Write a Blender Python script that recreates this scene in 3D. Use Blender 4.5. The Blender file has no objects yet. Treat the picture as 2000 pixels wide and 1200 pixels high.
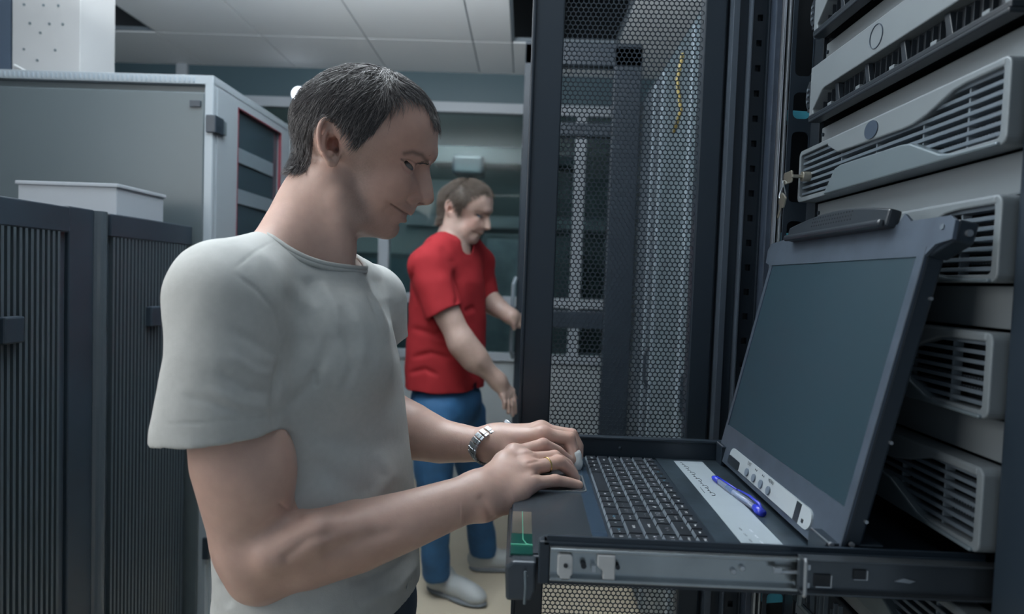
import bpy, bmesh, math, random, os
import numpy as np
from mathutils import Vector, Matrix
random.seed(7); rng=np.random.default_rng(7)
sc=bpy.context.scene; COL=sc.collection; PI=math.pi

# ---------------------------------------------------------------- camera
FPX=1250.0
_Y=np.array([25/FPX,-52/FPX,1.0]); _Y/=np.linalg.norm(_Y)
_Z=np.array([.036,-1.0,0.0]); _Z[2]=-(_Z[0]*_Y[0]+_Z[1]*_Y[1])/_Y[2]; _Z/=np.linalg.norm(_Z)
CM=np.stack([np.cross(_Y,_Z),_Y,_Z],1)
C0=np.array([0,0,1.35])
camd=bpy.data.cameras.new('camera'); cam=bpy.data.objects.new('camera',camd); COL.objects.link(cam)
camd.sensor_width=36; camd.lens=FPX/2000*36; camd.clip_start=.05
cam.matrix_world=Matrix(((CM[0][0],-CM[1][0],-CM[2][0],C0[0]),(CM[0][1],-CM[1][1],-CM[2][1],C0[1]),(CM[0][2],-CM[1][2],-CM[2][2],C0[2]),(0,0,0,1)))
camd.dof.use_dof=True; camd.dof.focus_distance=1.0; camd.dof.aperture_fstop=3.6
sc.camera=cam

def ray(px,py): return CM.T@np.array([(px-1000)/FPX,(py-600)/FPX,1.0])
def P(px,py,Y): r=ray(px,py); return C0+r*(Y/r[1])          # photo pixel -> point at distance Y
def QX(px,py,X): r=ray(px,py); return C0+r*(X/r[0])
def QZ(px,py,Z): r=ray(px,py); return C0+r*((Z-1.35)/r[2])

# ---------------------------------------------------------------- light
sc.view_settings.view_transform='Standard'; sc.view_settings.look='None'
sc.view_settings.gamma=1; sc.view_settings.use_curve_mapping=False
sc.view_settings.exposure=-0.35
w=bpy.data.worlds.new('world'); sc.world=w; w.use_nodes=True
bg=w.node_tree.nodes['Background']; bg.inputs[0].default_value=(.70,.85,1.0,1); bg.inputs[1].default_value=.44
def area(name,loc,target,size,power,col=(1,1,1),sy=None):
    l=bpy.data.lights.new(name,'AREA'); l.energy=power; l.color=col; l.size=size
    if sy: l.shape='RECTANGLE'; l.size_y=sy
    o=bpy.data.objects.new(name,l); COL.objects.link(o); o.location=loc
    o.rotation_euler=(Vector(target)-Vector(loc)).to_track_quat('-Z','Y').to_euler(); return o
area('left_key_light',(-1.62,.38,1.80),(-.1,1.0,1.3),1.2,25,(1,.985,.97))  # soft key from the left, added free-floating below the ceiling without a fixture
area('ceiling_lamp_aisle',(-1.6,2.5,2.64),(-1.3,2.6,0),.6,15,(.97,.98,1),1.2)
area('ceiling_fill_up',(-.6,1.5,2.25),(-.6,1.56,2.7),1.1,108,(.95,.98,1))  # unseen upward fill added to brighten the ceiling, no pendant there
area('back_room_fill',(-.6,4.75,2.64),(-.6,5.6,.6),.5,9,(.85,.96,1))  # hidden fill added to brighten the room behind the glass

# ---------------------------------------------------------------- materials
def s2l(c): return tuple((x/12.92 if x<=.04045 else ((x+.055)/1.055)**2.4) for x in (v/255 for v in c))
MATS={}
def mat(name,rgb,rough=.5,metal=0,bump=None,noise=None,emit=None,trans=0,spec=.5,vcol=False,sss=0,alpha=1,coat=0):
    if name in MATS: return MATS[name]
    m=bpy.data.materials.new(name); m.use_nodes=True; nt=m.node_tree; b=nt.nodes['Principled BSDF']
    c=(*rgb,1)
    b.inputs['Base Color'].default_value=c; b.inputs['Roughness'].default_value=rough; b.inputs['Metallic'].default_value=metal
    b.inputs['Specular IOR Level'].default_value=spec; b.inputs['Transmission Weight'].default_value=trans
    b.inputs['Coat Weight'].default_value=coat; b.inputs['Alpha'].default_value=alpha
    if sss: b.inputs['Subsurface Weight'].default_value=sss; b.inputs['Subsurface Radius'].default_value=(.012,.004,.002); b.inputs['Subsurface Scale'].default_value=1
    tc=nt.nodes.new('ShaderNodeTexCoord')
    if noise:                                     # (scale, amount): mottled dust and wear of the surface itself
        n=nt.nodes.new('ShaderNodeTexNoise'); n.inputs['Scale'].default_value=noise[0]; n.inputs['Detail'].default_value=6
        nt.links.new(tc.outputs['Object'],n.inputs['Vector'])
        r=nt.nodes.new('ShaderNodeMapRange'); r.inputs[1].default_value=.3; r.inputs[2].default_value=.7
        r.inputs[3].default_value=1-noise[1]; r.inputs[4].default_value=1+noise[1]; nt.links.new(n.outputs[0],r.inputs[0])
        mx=nt.nodes.new('ShaderNodeVectorMath'); mx.operation='SCALE'; mx.inputs[0].default_value=c[:3]
        nt.links.new(r.outputs[0],mx.inputs['Scale']); nt.links.new(mx.outputs[0],b.inputs['Base Color'])
    if vcol:
        a=nt.nodes.new('ShaderNodeVertexColor'); a.layer_name='Col'
        if noise: nt.links.new(a.outputs[0],mx.inputs[0])
        else: nt.links.new(a.outputs[0],b.inputs['Base Color'])
    if bump:
        n2=nt.nodes.new('ShaderNodeTexNoise'); n2.inputs['Scale'].default_value=bump[0]; n2.inputs['Detail'].default_value=4
        nt.links.new(tc.outputs['Object'],n2.inputs['Vector'])
        bp=nt.nodes.new('ShaderNodeBump'); bp.inputs['Strength'].default_value=bump[1]; bp.inputs['Distance'].default_value=bump[2] if len(bump)>2 else .001
        nt.links.new(n2.outputs[0],bp.inputs['Height']); nt.links.new(bp.outputs[0],b.inputs['Normal'])
    if emit: b.inputs['Emission Color'].default_value=(*emit[0],1); b.inputs['Emission Strength'].default_value=emit[1]
    MATS[name]=m; return m
def L(r,g,b): return s2l((r,g,b))
M_black=mat('black_powder_coat',(.014,.024,.036),.42,bump=(900,.15,.0003))
M_black2=mat('black_plastic',(.020,.027,.035),.32)
M_void=mat('dark_interior',(.010,.015,.021),.6)
M_lid=mat('brushed_dark_lid',(.085,.112,.15),.34,.35,noise=(30,.12))
M_plate=mat('worn_dark_plate',(.040,.058,.075),.30,.25,noise=(22,.45),bump=(300,.15,.0003))
M_palm=mat('palm_rest_grey_plate',(.050,.062,.075),.27,.3,noise=(14,.2),bump=(700,.2,.0003))
M_key=mat('black_keycap',(.018,.023,.030),.38,noise=(60,.3))
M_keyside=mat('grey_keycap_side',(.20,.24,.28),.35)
M_ink=mat('white_key_ink',(.80,.84,.88),.5)
M_inkb=mat('cyan_key_ink',(.12,.42,.60),.5)
M_paper=mat('grey_paper',(.34,.40,.44),.45,noise=(12,.06))
M_pencil=mat('dark_ink',(.03,.035,.045),.6)
M_screen=mat('screen_glass',(.016,.040,.056),.42,spec=.6)
M_silver=mat('zinc_steel',(.34,.38,.40),.26,.85,noise=(18,.12))
M_alu=mat('bright_aluminium',(.42,.46,.50),.28,.8)
M_steeldark=mat('dark_steel_slide',(.085,.10,.115),.28,.7,noise=(12,.15))
M_white=mat('white_plastic',(.46,.48,.49),.45)
M_serv=mat('server_light_grey_paint',(.175,.205,.225),.42,.15,bump=(1200,.25,.0004))
M_serv2=mat('server_sheet_steel',(.235,.27,.29),.36,.35,bump=(1500,.35,.0004))
M_servd=mat('server_bezel_smooth_grey',(.145,.185,.21),.33,.2)
M_louv=mat('louvre_grey',(.13,.165,.20),.38,.2)
M_logo=mat('dark_logo_blue',(.045,.065,.095),.35)
M_brass=mat('nickel_key',(.42,.40,.34),.32,.8)
M_cyan=mat('cyan_plastic',(.08,.42,.55),.4)
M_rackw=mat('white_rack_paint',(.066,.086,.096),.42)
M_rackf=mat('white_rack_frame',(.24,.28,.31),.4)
M_cab=mat('black_cabinet',(.018,.029,.042),.38,noise=(9,.12))
M_cabs=mat('black_cabinet_slats',(.045,.062,.075),.35)
M_card=mat('white_cardboard',(.24,.27,.30),.6)
M_red=mat('red_gasket',(.17,.03,.045),.5)
M_floor=mat('beige_floor',(.50,.44,.34),.35,noise=(4,.05))
M_ceil=mat('ceiling_tile',(.78,.82,.85),.7,bump=(200,.1,.0005))
M_wall=mat('wall_paint',(.42,.47,.50),.6)
M_wallt=mat('teal_grey_bulkhead',(.070,.120,.145),.35)
M_frame=mat('white_aluminium_frame',(.40,.45,.50),.35)
M_glass=mat('partition_glass',(.75,.92,.92),.03,trans=1,spec=.5); M_glass.node_tree.nodes['Principled BSDF'].inputs['IOR'].default_value=1.22
M_lampw=mat('lamp_diffuser',(.8,.8,.8),.5,emit=((.9,.97,1),1.6))
M_holew=mat('lit_perforated_steel',(.30,.31,.315),.5,bump=(20,.2,.002))
M_neigh=mat('grey_rack_door',(.11,.145,.165),.35,.2,noise=(8,.2))
M_neigh2=mat('light_grey_upright',(.22,.27,.31),.35,.2)
M_yel=mat('yellow_cable',(.26,.20,.055),.5); M_bluec=mat('blue_cable',(.06,.10,.36),.5)
M_glassdark=mat('smoked_rack_glass',(.030,.050,.065),.12,spec=.7)
M_gb=mat('green_tint_film',(.010,.065,.052),.12,spec=.8)
M_gb2=mat('brown_tint_film',(.10,.095,.08),.15,spec=.8)

# ---------------------------------------------------------------- mesh helpers
class MB:
    def __init__(s): s.v=[]; s.f=[]; s.m=[]; s.n=0
    def add(s,v,f,mi=0):
        v=np.asarray(v,float).reshape(-1,3); s.v.append(v)
        for q in f: s.f.append(tuple(i+s.n for i in q)); s.m.append(mi)
        s.n+=len(v); return s
    def box(s,a,b,mi=0,R=None):
        (x0,y0,z0),(x1,y1,z1)=a,b
        v=np.array([(x,y,z) for x in (x0,x1) for y in (y0,y1) for z in (z0,z1)],float)
        if R is not None: v=np.array([R(p) for p in v])
        return s.add(v,[(0,1,3,2),(4,6,7,5),(0,4,5,1),(2,3,7,6),(0,2,6,4),(1,5,7,3)],mi)
    def prism(s,poly,a0,a1,fn,mi=0):
        """2D polygon extruded between heights a0 and a1; fn(u,v,h)->xyz"""
        n=len(poly); v=[fn(u,q,a0) for u,q in poly]+[fn(u,q,a1) for u,q in poly]
        f=[tuple(range(n))[::-1],tuple(range(n,2*n))]+[(i,(i+1)%n,n+(i+1)%n,n+i) for i in range(n)]
        return s.add(v,f,mi)
    def tube(s,pts,r,n=10,mi=0,cap=True,ry=None):
        pts=[np.array(p,float) for p in pts]; k=len(pts); r=[r]*k if np.isscalar(r) else r
        vs=[]; up=None
        for i in range(k):
            t=pts[min(i+1,k-1)]-pts[max(i-1,0)]; t/=np.linalg.norm(t)+1e-12
            if up is None:
                up=np.array([0,0,1.0]) if abs(t[2])<.9 else np.array([1.0,0,0])
            a=np.cross(t,up); a/=np.linalg.norm(a)+1e-12; b=np.cross(a,t); up=b
            for j in range(n):
                th=2*PI*j/n; vs.append(pts[i]+a*math.cos(th)*r[i]+b*math.sin(th)*r[i]*(ry or 1))
        f=[(i*n+j,i*n+(j+1)%n,(i+1)*n+(j+1)%n,(i+1)*n+j) for i in range(k-1) for j in range(n)]
        if cap: f+=[tuple(range(n))[::-1],tuple(range((k-1)*n,k*n))]
        return s.add(vs,f,mi)
    def cyl(s,a,b,r,n=20,mi=0): return s.tube([a,b],r,n,mi)
    def each(s,name,mats,parent,**k):
        i=0                                       # every piece added becomes a part of its own
        fs={}
        st=np.cumsum([0]+[len(v) for v in s.v])
        own=np.searchsorted(st,[f[0] for f in s.f],side='right')-1
        for p in range(len(s.v)):
            m=MB(); idx=[j for j in range(len(s.f)) if own[j]==p]
            if idx: m.v=[s.v[p]]; m.f=[tuple(q-int(st[p]) for q in s.f[j]) for j in idx]; m.m=[s.m[j] for j in idx]; m.build(name,mats,parent,**k)
    def build(s,name,mats,parent=None,bevel=0,smooth=False,seg=2,local=None):
        me=bpy.data.meshes.new(name); v=np.concatenate(s.v) if s.v else np.zeros((0,3))
        o0=np.zeros(3)
        if parent is not None: o0=np.array(parent['_o'] if '_o' in parent else (0,0,0),float)
        if local is None: local=v.mean(0) if parent is None else o0
        local=np.array(local,float)
        me.from_pydata((v-local).tolist(),[],s.f)
        if not isinstance(mats,(list,tuple)): mats=[mats]
        for m in mats: me.materials.append(m)
        if len(mats)>1: me.polygons.foreach_set('material_index',s.m)
        bm=bmesh.new(); bm.from_mesh(me); bmesh.ops.recalc_face_normals(bm,faces=bm.faces); bm.to_mesh(me); bm.free()
        if smooth: me.polygons.foreach_set('use_smooth',[True]*len(me.polygons))
        o=bpy.data.objects.new(name,me); COL.objects.link(o)
        if parent is not None: o.parent=parent; o.location=(local-o0).tolist()
        else: o.location=local.tolist()
        o['_o']=tuple(local)
        if bevel:
            b=o.modifiers.new('bevel','BEVEL'); b.width=bevel; b.segments=seg; b.limit_method='ANGLE'; b.angle_limit=math.radians(40)
        return o
def tag(o,label=None,cat=None,group=None,kind=None):
    if label: o['label']=label
    if cat: o['category']=cat
    if group: o['group']=group
    if kind: o['kind']=kind
    return o
def thing(name,label,cat,loc,group=None):
    o=bpy.data.objects.new(name,None); COL.objects.link(o); o.location=loc; o['_o']=tuple(loc); o.empty_display_size=.05
    return tag(o,label,cat,group)
def kids(o): return [c for c in COL.objects if c.parent==o]
def copy_tree(o,parent=None):
    c=o.copy(); COL.objects.link(c)
    if parent is not None: c.parent=parent
    for ch in kids(o): copy_tree(ch,c)
    return c
XY=lambda u,v,h:(u,v,h)
YZ=lambda u,v,h:(h,u,v)           # polygon in (Y,Z), height along X
XZ=lambda u,v,h:(u,h,v)
_fonts={}
def text_geo(txt,size):
    key=(txt,size)
    if key not in _fonts:
        cu=bpy.data.curves.new('t','FONT'); cu.body=txt; cu.size=size; cu.align_x='CENTER'; cu.align_y='CENTER'; cu.resolution_u=2
        o=bpy.data.objects.new('t',cu); COL.objects.link(o); dg=bpy.context.evaluated_depsgraph_get()
        me=o.evaluated_get(dg).to_mesh(); v=[tuple(x.co) for x in me.vertices]; f=[tuple(p.vertices) for p in me.polygons]
        o.to_mesh_clear(); bpy.data.objects.remove(o); bpy.data.curves.remove(cu); _fonts[key]=(v,f)
    return _fonts[key]
def rrect(x0,y0,x1,y1,r,n=5):
    p=[]
    for cx,cy,a in ((x1-r,y1-r,0),(x0+r,y1-r,90),(x0+r,y0+r,180),(x1-r,y0+r,270)):
        for i in range(n+1):
            t=math.radians(a+90*i/n); p.append((cx+r*math.cos(t),cy+r*math.sin(t)))
    return p
def ringprism(mb,outer,inner,a0,a1,fn,mi=0):
    n=len(outer); v=[fn(*p,a) for a in (a0,a1) for pl in (outer,inner) for p in pl]
    f=[]
    for i in range(n):
        j=(i+1)%n
        f+=[(i,j,n+j,n+i),(2*n+i,3*n+i,3*n+j,2*n+j),(i,2*n+i,2*n+j,j),(n+i,n+j,3*n+j,3*n+i)]
    mb.add(v,f,mi)

# ---------------------------------------------------------------- the room
CE=2.68; FW=4.2
def struct(mb,name,m,**k): o=mb.build(name,m,**k); o['kind']='structure'; return o
struct(MB().box((-3.2,-1.2,-.05),(1.7,6.8,0)),'floor',M_floor)
xs=[-3.34,-2.74,-2.14,-1.54,-.94,-.34,-.12,.47,1.07,1.67]; ys=[-.55+.6*i for i in range(9)]
# rows seen from the aisle: seams at 3.65 and 3.05
ys=[3.65-.6*i for i in range(8)][::-1]+[FW]
mb=MB(); g=.004
for i in range(len(xs)-1):
    for j in range(len(ys)-1):
        if abs(ys[j]-3.05)<.01 and i in (1,6): continue
        mb.box((xs[i]+g,ys[j]+g,CE),(xs[i+1]-g,ys[j+1]-g,CE+.02),0)
for x in xs: mb.box((x-.012,ys[0],CE+.006),(x+.012,FW,CE+.026),1)
for y in ys: mb.box((xs[0],y-.012,CE+.006),(xs[-1],y+.012,CE+.026),1)
mb.box((-3.4,FW,CE),(1.7,6.8,CE+.02),0)
struct(mb,'ceiling',[M_ceil,M_neigh2])
struct(MB().box((-3.4,-1.2,CE+.35),(1.7,6.8,CE+.4)),'trim_1',M_void)
struct(MB().box((-3.25,-1.2,0),(-3.2,6.8,CE)),'wall_left',M_wall)
struct(MB().box((1.65,-1.2,0),(1.7,6.8,CE)),'wall_right',M_wall)
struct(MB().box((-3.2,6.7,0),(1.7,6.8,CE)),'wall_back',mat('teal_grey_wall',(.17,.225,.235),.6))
# bulkhead over the glazed partition, low white wall below it
struct(MB().box((-3.2,FW,2.485),(1.65,FW+.08,CE)),'trim_2',M_wallt)
struct(MB().box((-3.2,FW,0),(1.65,FW+.08,.82)),'wall_far',M_wall)
mb=MB(); fz=[(2.42,2.485),(1.178,1.24),(.815,.87)]
for a,b in fz: mb.box((-3.2,FW-.03,a),(1.65,FW+.05,b))
for x in (-2.28,-.93,.03,.33,1.2): mb.box((x-.035,FW-.028,.82),(x+.035,FW+.048,2.42 if x!=-2.28 else CE-.001))
w1=struct(mb,'window_1',M_frame,bevel=.004)
mb=MB()
mb.box((-3.2,FW+.008,.86),(1.65,FW+.016,2.43)); o=mb.build('pane',M_glass,w1); o['kind']='structure'
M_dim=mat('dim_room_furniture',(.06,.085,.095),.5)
M_blind=mat('white_roller_blind',(.50,.56,.58),.6)

# room behind the glass
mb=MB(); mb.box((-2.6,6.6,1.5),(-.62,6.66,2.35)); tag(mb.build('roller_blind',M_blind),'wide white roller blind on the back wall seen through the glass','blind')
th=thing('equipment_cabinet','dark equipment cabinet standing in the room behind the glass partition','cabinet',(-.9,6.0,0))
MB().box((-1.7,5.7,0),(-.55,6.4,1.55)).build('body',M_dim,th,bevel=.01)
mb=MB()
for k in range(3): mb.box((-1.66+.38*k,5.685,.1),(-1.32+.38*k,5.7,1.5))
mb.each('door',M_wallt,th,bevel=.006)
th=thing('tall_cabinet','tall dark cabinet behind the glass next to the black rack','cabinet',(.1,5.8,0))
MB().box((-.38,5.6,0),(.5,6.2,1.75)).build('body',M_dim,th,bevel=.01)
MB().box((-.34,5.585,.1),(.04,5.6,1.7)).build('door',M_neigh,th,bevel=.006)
# ceiling duct and projector of that room
th=thing('ceiling_duct','dark duct hanging under the ceiling of the room behind the glass','duct',(-.3,5.4,2.4))
MB().box((-.78,5.2,2.28),(.4,5.5,2.42)).build('duct_body',M_dim,th,bevel=.01)
MB().box((-.62,5.15,2.18),(-.36,5.42,2.34)).build('fan_housing',M_glassdark,th,bevel=.03,seg=3)
tag(MB().box((-1.2,6.4,1.86),(.9,6.46,1.98)).build('wall_rail',M_frame,bevel=.004),'pale horizontal rail on the back wall behind the glass','rail')
# small round emissive disc on the white transom
th=thing('transom_disc','small round bright lamp on the white transom behind the first man','disc',tuple(P(585,185,FW-.05)))
c=P(585,185,FW-.05)
MB().cyl(c+[0,.018,0],c+[0,-.012,0],.052,24).build('disc_rim',M_frame,th)
MB().cyl(c+[0,-.012,0],c+[0,-.03,0],.042,24).build('disc_face',mat('disc_bright',(.9,.9,.9),.5,emit=((.85,.9,1),6)),th,bevel=.008)

# ---------------------------------------------------------------- white rack on the left
WX=-.99
th=thing('white_server_rack','tall white server rack with glass front door on the left','server rack',(-1.4,2.3,0))
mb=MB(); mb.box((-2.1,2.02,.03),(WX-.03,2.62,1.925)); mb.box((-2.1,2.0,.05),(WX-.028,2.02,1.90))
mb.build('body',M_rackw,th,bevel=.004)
mb=MB(); mb.box((-2.1,2.0,1.925),(WX,2.64,1.952),0)
for k in range(70): mb.box((-2.09+.015*k,1.9975,1.93),(-2.083+.015*k,2.0005,1.946),1)
mb.build('top_vent_rim',[M_rackf,M_neigh2],th,bevel=.002)
mb=MB()
o_=[(2.0,.05),(2.64,.05),(2.64,1.93),(2.0,1.93)]; i_=[(2.175,.2),(2.555,.2),(2.555,1.90),(2.175,1.90)]
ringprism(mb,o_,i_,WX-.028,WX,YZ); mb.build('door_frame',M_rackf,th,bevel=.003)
mb=MB(); ringprism(mb,[(2.174,.199),(2.556,.199),(2.556,1.901),(2.174,1.901)],[(2.177,.202),(2.553,.202),(2.553,1.898),(2.177,1.898)],WX-.01,WX+.001,YZ); mb.build('red_gasket',M_red,th)
mb=MB(); mb.box((WX-.022,2.17,.19),(WX-.014,2.56,1.905)); mb.build('door_glass',M_glassdark,th)
mb=MB()
for z in (.6,.8,1.0,1.26,1.42,1.58,1.72): mb.box((WX-.013,2.19,z),(WX-.008,2.50,z+.05))
mb.each('shelf_edge',mat('shelf_edge_grey',(.13,.17,.20),.4),th)
mb=MB(); mb.box((WX-.005,2.02,.05),(WX+.004,2.045,1.92)); mb.build('corner_post',M_rackf,th,bevel=.002)
mb=MB(); mb.box((WX-.02,1.992,1.775),(WX+.012,2.05,1.83)); mb.box((WX-.0,2.05,1.78),(WX+.012,2.07,1.825),1); mb.build('hinge',[M_black,M_neigh],th,bevel=.003)
mb=MB(); mb.box((WX-.01,1.992,.42),(WX+.012,2.05,.49)); mb.build('hinge',M_black,th,bevel=.003)
mb=MB(); mb.box((-1.062,1.994,1.853),(-1.028,2.001,1.873)); mb.build('side_latch',M_black,th,bevel=.001)
# next white rack behind
th=thing('white_server_rack','second white server rack standing behind the glass-door rack, mostly hidden by the man','server rack',(-1.4,2.95,0))
MB().box((-2.1,2.68,.03),(WX-.03,3.28,1.925)).build('body',M_rackw,th,bevel=.004)
mb=MB(); ringprism(mb,[(2.66,.05),(3.3,.05),(3.3,1.93),(2.66,1.93)],[(2.78,.2),(3.2,.2),(3.2,1.85),(2.78,1.85)],WX-.03,WX,YZ); mb.build('door_frame',M_rackf,th,bevel=.003)
MB().box((WX-.02,2.77,.19),(WX-.012,3.21,1.86)).build('door_glass',M_glassdark,th)
# perforated lit duct on the rack
th=thing('perforated_cable_duct','bright white perforated steel cable duct standing on top of the white rack','duct',(-1.62,2.2,1.952))
mb=MB(); mb.box((-1.725,2.12,1.953),(-1.497,2.30,CE-.002)); mb.build('duct_body',M_holew,th,bevel=.002)
mb=MB()
for z,xx in ((2.02,(-.03,)),(2.055,(-.075,.03)),(2.11,(-.02,)),(2.14,(-.055,.01,.055)),(2.2,(-.075,-.01,.04)),(2.27,(-.045,.02,.07)),(2.35,(-.07,0,.05))):
    for x in xx: mb.cyl((-1.61+x,2.1205,z),(-1.61+x,2.1185,z),.0045,8)
mb.each('perforation',M_neigh,th)
mb=MB(); mb.box((-1.78,2.12,1.953),(-1.73,2.16,CE-.002)); mb.build('side_channel',M_logo,th)
mb=MB(); mb.tube([(-1.71,2.112,2.0),(-1.66,2.11,1.975),(-1.60,2.11,1.962)],.004,8); mb.build('cable_tie',M_white,th)

# ---------------------------------------------------------------- black slatted cabinets on the left
CX=-1.04
def cabinet(y0,y1,hy,label,post):
    th=thing('black_slatted_cabinet',label,'cabinet',(CX-.3,(y0+y1)/2,0))
    mb=MB(); mb.box((CX-.75,y0,.02),(CX-.025,y1,1.483)); mb.build('body',M_cab,th,bevel=.004)
    mb=MB(); mb.box((CX-.025,y0+.004,.05),(CX-.012,y1-.004,1.48)); 
    mb.box((CX-.014,y0+.004,1.422),(CX,y1-.004,1.48)); mb.box((CX-.014,y0+.004,.05),(CX,y1-.004,.12))
    mb.build('door',M_cab,th,bevel=.003)
    mb=MB(); n=int((y1-y0-.03)/.0155)
    for k in range(n):
        y=y0+.015+k*.0155; mb.box((CX-.012,y,.12),(CX-.001,y+.0075,1.422))
    o=mb.build('slat_grille',M_cabs,th)
    if hy: mb=MB(); mb.box((CX-.003,hy,1.185),(CX+.016,hy+.052,1.24)); mb.build('handle',M_cab,th,bevel=.004)
    if post:
        mb=MB(); mb.box((CX-.20,y1,.02),(CX-.006,y1+.085,1.483)); mb.build('side_channel',M_cab,th,bevel=.003)
        mb=MB(); mb.tube([(CX-.012,y1+.105,.02),(CX-.012,y1+.105,1.481)],.022,20); mb.build('round_post',mat('glossy_black_post',(.05,.065,.078),.25),th,smooth=False)
cabinet(.82,1.45,1.243,'waist-high black cabinet with vertical slats at the left edge of the photo',True)
cabinet(1.585,1.985,1.742,'black slatted cabinet just left of the first man, beside the white rack',False)
th=thing('cardboard_box','flat white cardboard box lying on top of the black slatted cabinets','box',(-1.2,1.8,1.483))
MB().box((-1.35,1.68,1.484),(-1.085,1.9,1.56)).build('carton',M_card,th,bevel=.002)
MB().box((-1.355,1.675,1.556),(-1.08,1.905,1.566)).build('lid',M_card,th,bevel=.002)
# ---------------------------------------------------------------- perforated rack door, open
th=thing('perforated_rack_door','open black rack door with honeycomb perforated steel mesh, between the two men','rack door',(.16,1.26,.1))
DY=1.245
mb=MB(); mb.box((-.004,DY,.12),(.058,DY+.035,2.2)); mb.box((-.004,DY-.004,.12),(.004,DY+.035,2.2)); mb.build('free_stile',M_black,th,bevel=.003)
mb=MB(); mb.box((.324,DY,.12),(.366,DY+.035,2.2)); mb.build('hinge_stile',M_black,th,bevel=.003)
MB().box((.058,DY,2.06),(.324,DY+.035,2.2)).build('top_rail',M_black,th,bevel=.003)
MB().box((.058,DY,.12),(.324,DY+.035,.26)).build('bottom_rail',M_black,th,bevel=.003)
# honeycomb: every hole is cut through
def honeycomb(x0,x1,z0,z1,y,pitch,wall,t):
    R=pitch/math.sqrt(3); dz=1.5*R; rows=int((z1-z0)/dz)+1; cols=int((x1-x0)/pitch)+1
    ang=[math.radians(30+60*k) for k in range(6)]; ri=R-wall/math.sqrt(3)
    V=[];Fc=[]; n=0
    ca=np.array([math.cos(a) for a in ang]); sa=np.array([math.sin(a) for a in ang])
    for r in range(rows):
        for c in range(cols):
            cx=x0+c*pitch+(pitch/2 if r%2 else 0); cz=z0+r*dz
            if cx>x1: continue
            for (rad,yy) in ((R,y),(ri,y),(ri,y+t)):
                V.append(np.stack([cx+rad*ca,np.full(6,yy),cz+rad*sa],1))
            for k in range(6):
                j=(k+1)%6; Fc+=[(n+k,n+j,n+6+j,n+6+k),(n+6+k,n+6+j,n+12+j,n+12+k)]
            n+=18
    return np.concatenate(V),Fc
v,f=honeycomb(.060,.3235,.26,2.06,DY+.008,.0096,.0021,.0012)
me=bpy.data.meshes.new('perforated_mesh'); me.from_pydata((v-np.array(th['_o'])).tolist(),[],f); me.materials.append(M_black)
o=bpy.data.objects.new('perforated_mesh',me); COL.objects.link(o); o.parent=th
# ---------------------------------------------------------------- main rack
FX=.499
rk=thing('black_server_rack','tall black rack on the right holding the grey servers and the pulled-out console','server rack',(.85,.9,0))
mb=MB(); mb.box((.485,.50,.0),(.60,.648,2.25)); mb.build('near_post',M_black,rk,bevel=.004)
mb=MB(); mb.box((1.25,.50,.0),(1.3,1.3,2.25)); mb.box((.505,1.31,.0),(1.25,1.33,2.25)); mb.build('side_panel',M_void,rk)
mb=MB()
for x0,x1,y0,y1,mi in ((.372,.384,1.225,1.26,1),(.384,.402,1.235,1.27,0),(.402,.406,1.215,1.26,1),(.406,.413,1.24,1.27,0),(.437,.441,1.225,1.27,0)):
    mb.box((x0,y0,.05),(x1,y1,2.25),mi)
mb.build('door_seal_channel',[M_black,mat('grey_edge',(.060,.080,.105),.45,.1)],rk,bevel=.001)
mb=MB(); mb.box((.366,1.262,.05),(.505,1.31,2.25)); mb.build('far_post',M_black,rk,bevel=.002)
# rail with square holes: flat strip, holes are real pockets
mb=MB(); z=.55; mb.box((.413,1.246,.05),(.437,1.262,.55),0)
k=0
while z<2.15:
    hs=.0105 if k%2==0 else .0105
    mb.box((.413,1.236,z),(.437,1.25,z+.035),0); mb.box((.413,1.236,z+.035),(.420,1.25,z+.047),0); mb.box((.430,1.236,z+.035),(.437,1.25,z+.047),0)
    mb.box((.413,1.248,z+.035),(.437,1.252,z+.047),1); z+=.047; k+=1
mb.build('square_hole_rail',[M_black,M_void],rk)
mb=MB(); mb.box((.405,1.228,.05),(.409,1.262,2.25)); mb.build('rail_lip',mat('grey_edge',(.1,.13,.16)),rk,bevel=.001)
mb=MB(); mb.box((.441,1.20,.05),(.4525,1.26,2.25)); mb.build('brushed_upright',mat('blue_grey_brushed',(.035,.050,.075),.45,.1,noise=(40,.15)),rk,bevel=.002)
mb=MB(); mb.box((.4525,1.19,.05),(.4565,1.24,2.25)); mb.box((.4605,1.185,.05),(.4645,1.24,2.25)); mb.each('silver_edge_strip',M_alu,rk,bevel=.0008)
# bracket with rounded cut-outs, plane facing the aisle side
BY=1.178
slots=[(1.735,2.0),(1.659,1.706),(1.509,1.636),(1.42,1.475),(1.25,1.38),(1.10,1.2),(.93,1.06),(.80,.9),(.74,.785)]
bx0,bx1,sx0,sx1=.4645,.512,.472,.503
mb=MB(); zs=[.05]+[q for s_ in sorted(slots) for q in s_]+[2.25]
for i in range(0,len(zs),2): mb.box((bx0,BY,zs[i]),(bx1,BY+.003,zs[i+1]))
for a,b in slots:
    o_=[(sx0,b),(bx0,b),(bx0,a),(sx0,a)]
    n=5; r=.010
    rr=rrect(sx0,a,sx1,b,r,n); out=[]
    for (x,z_) in rr: out.append((bx1 if x>(sx0+sx1)/2 else bx0, b if z_>b-r*.4 else (a if z_<a+r*.4 else z_)))
    ringprism(mb,out,rr,BY,BY+.003,XZ)
mb.build('slotted_bracket',M_black,rk)
MB().box((.4645,BY+.05,.05),(.53,BY+.055,2.25)).build('bracket_back',M_void,rk)
mb=MB()
for i in range(40):
    z=.7+i*.045; mb.box((.486,BY+.045,z),(.490,BY+.05,z+.010))
mb.build('lacing_slots',M_louv,rk)
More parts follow.
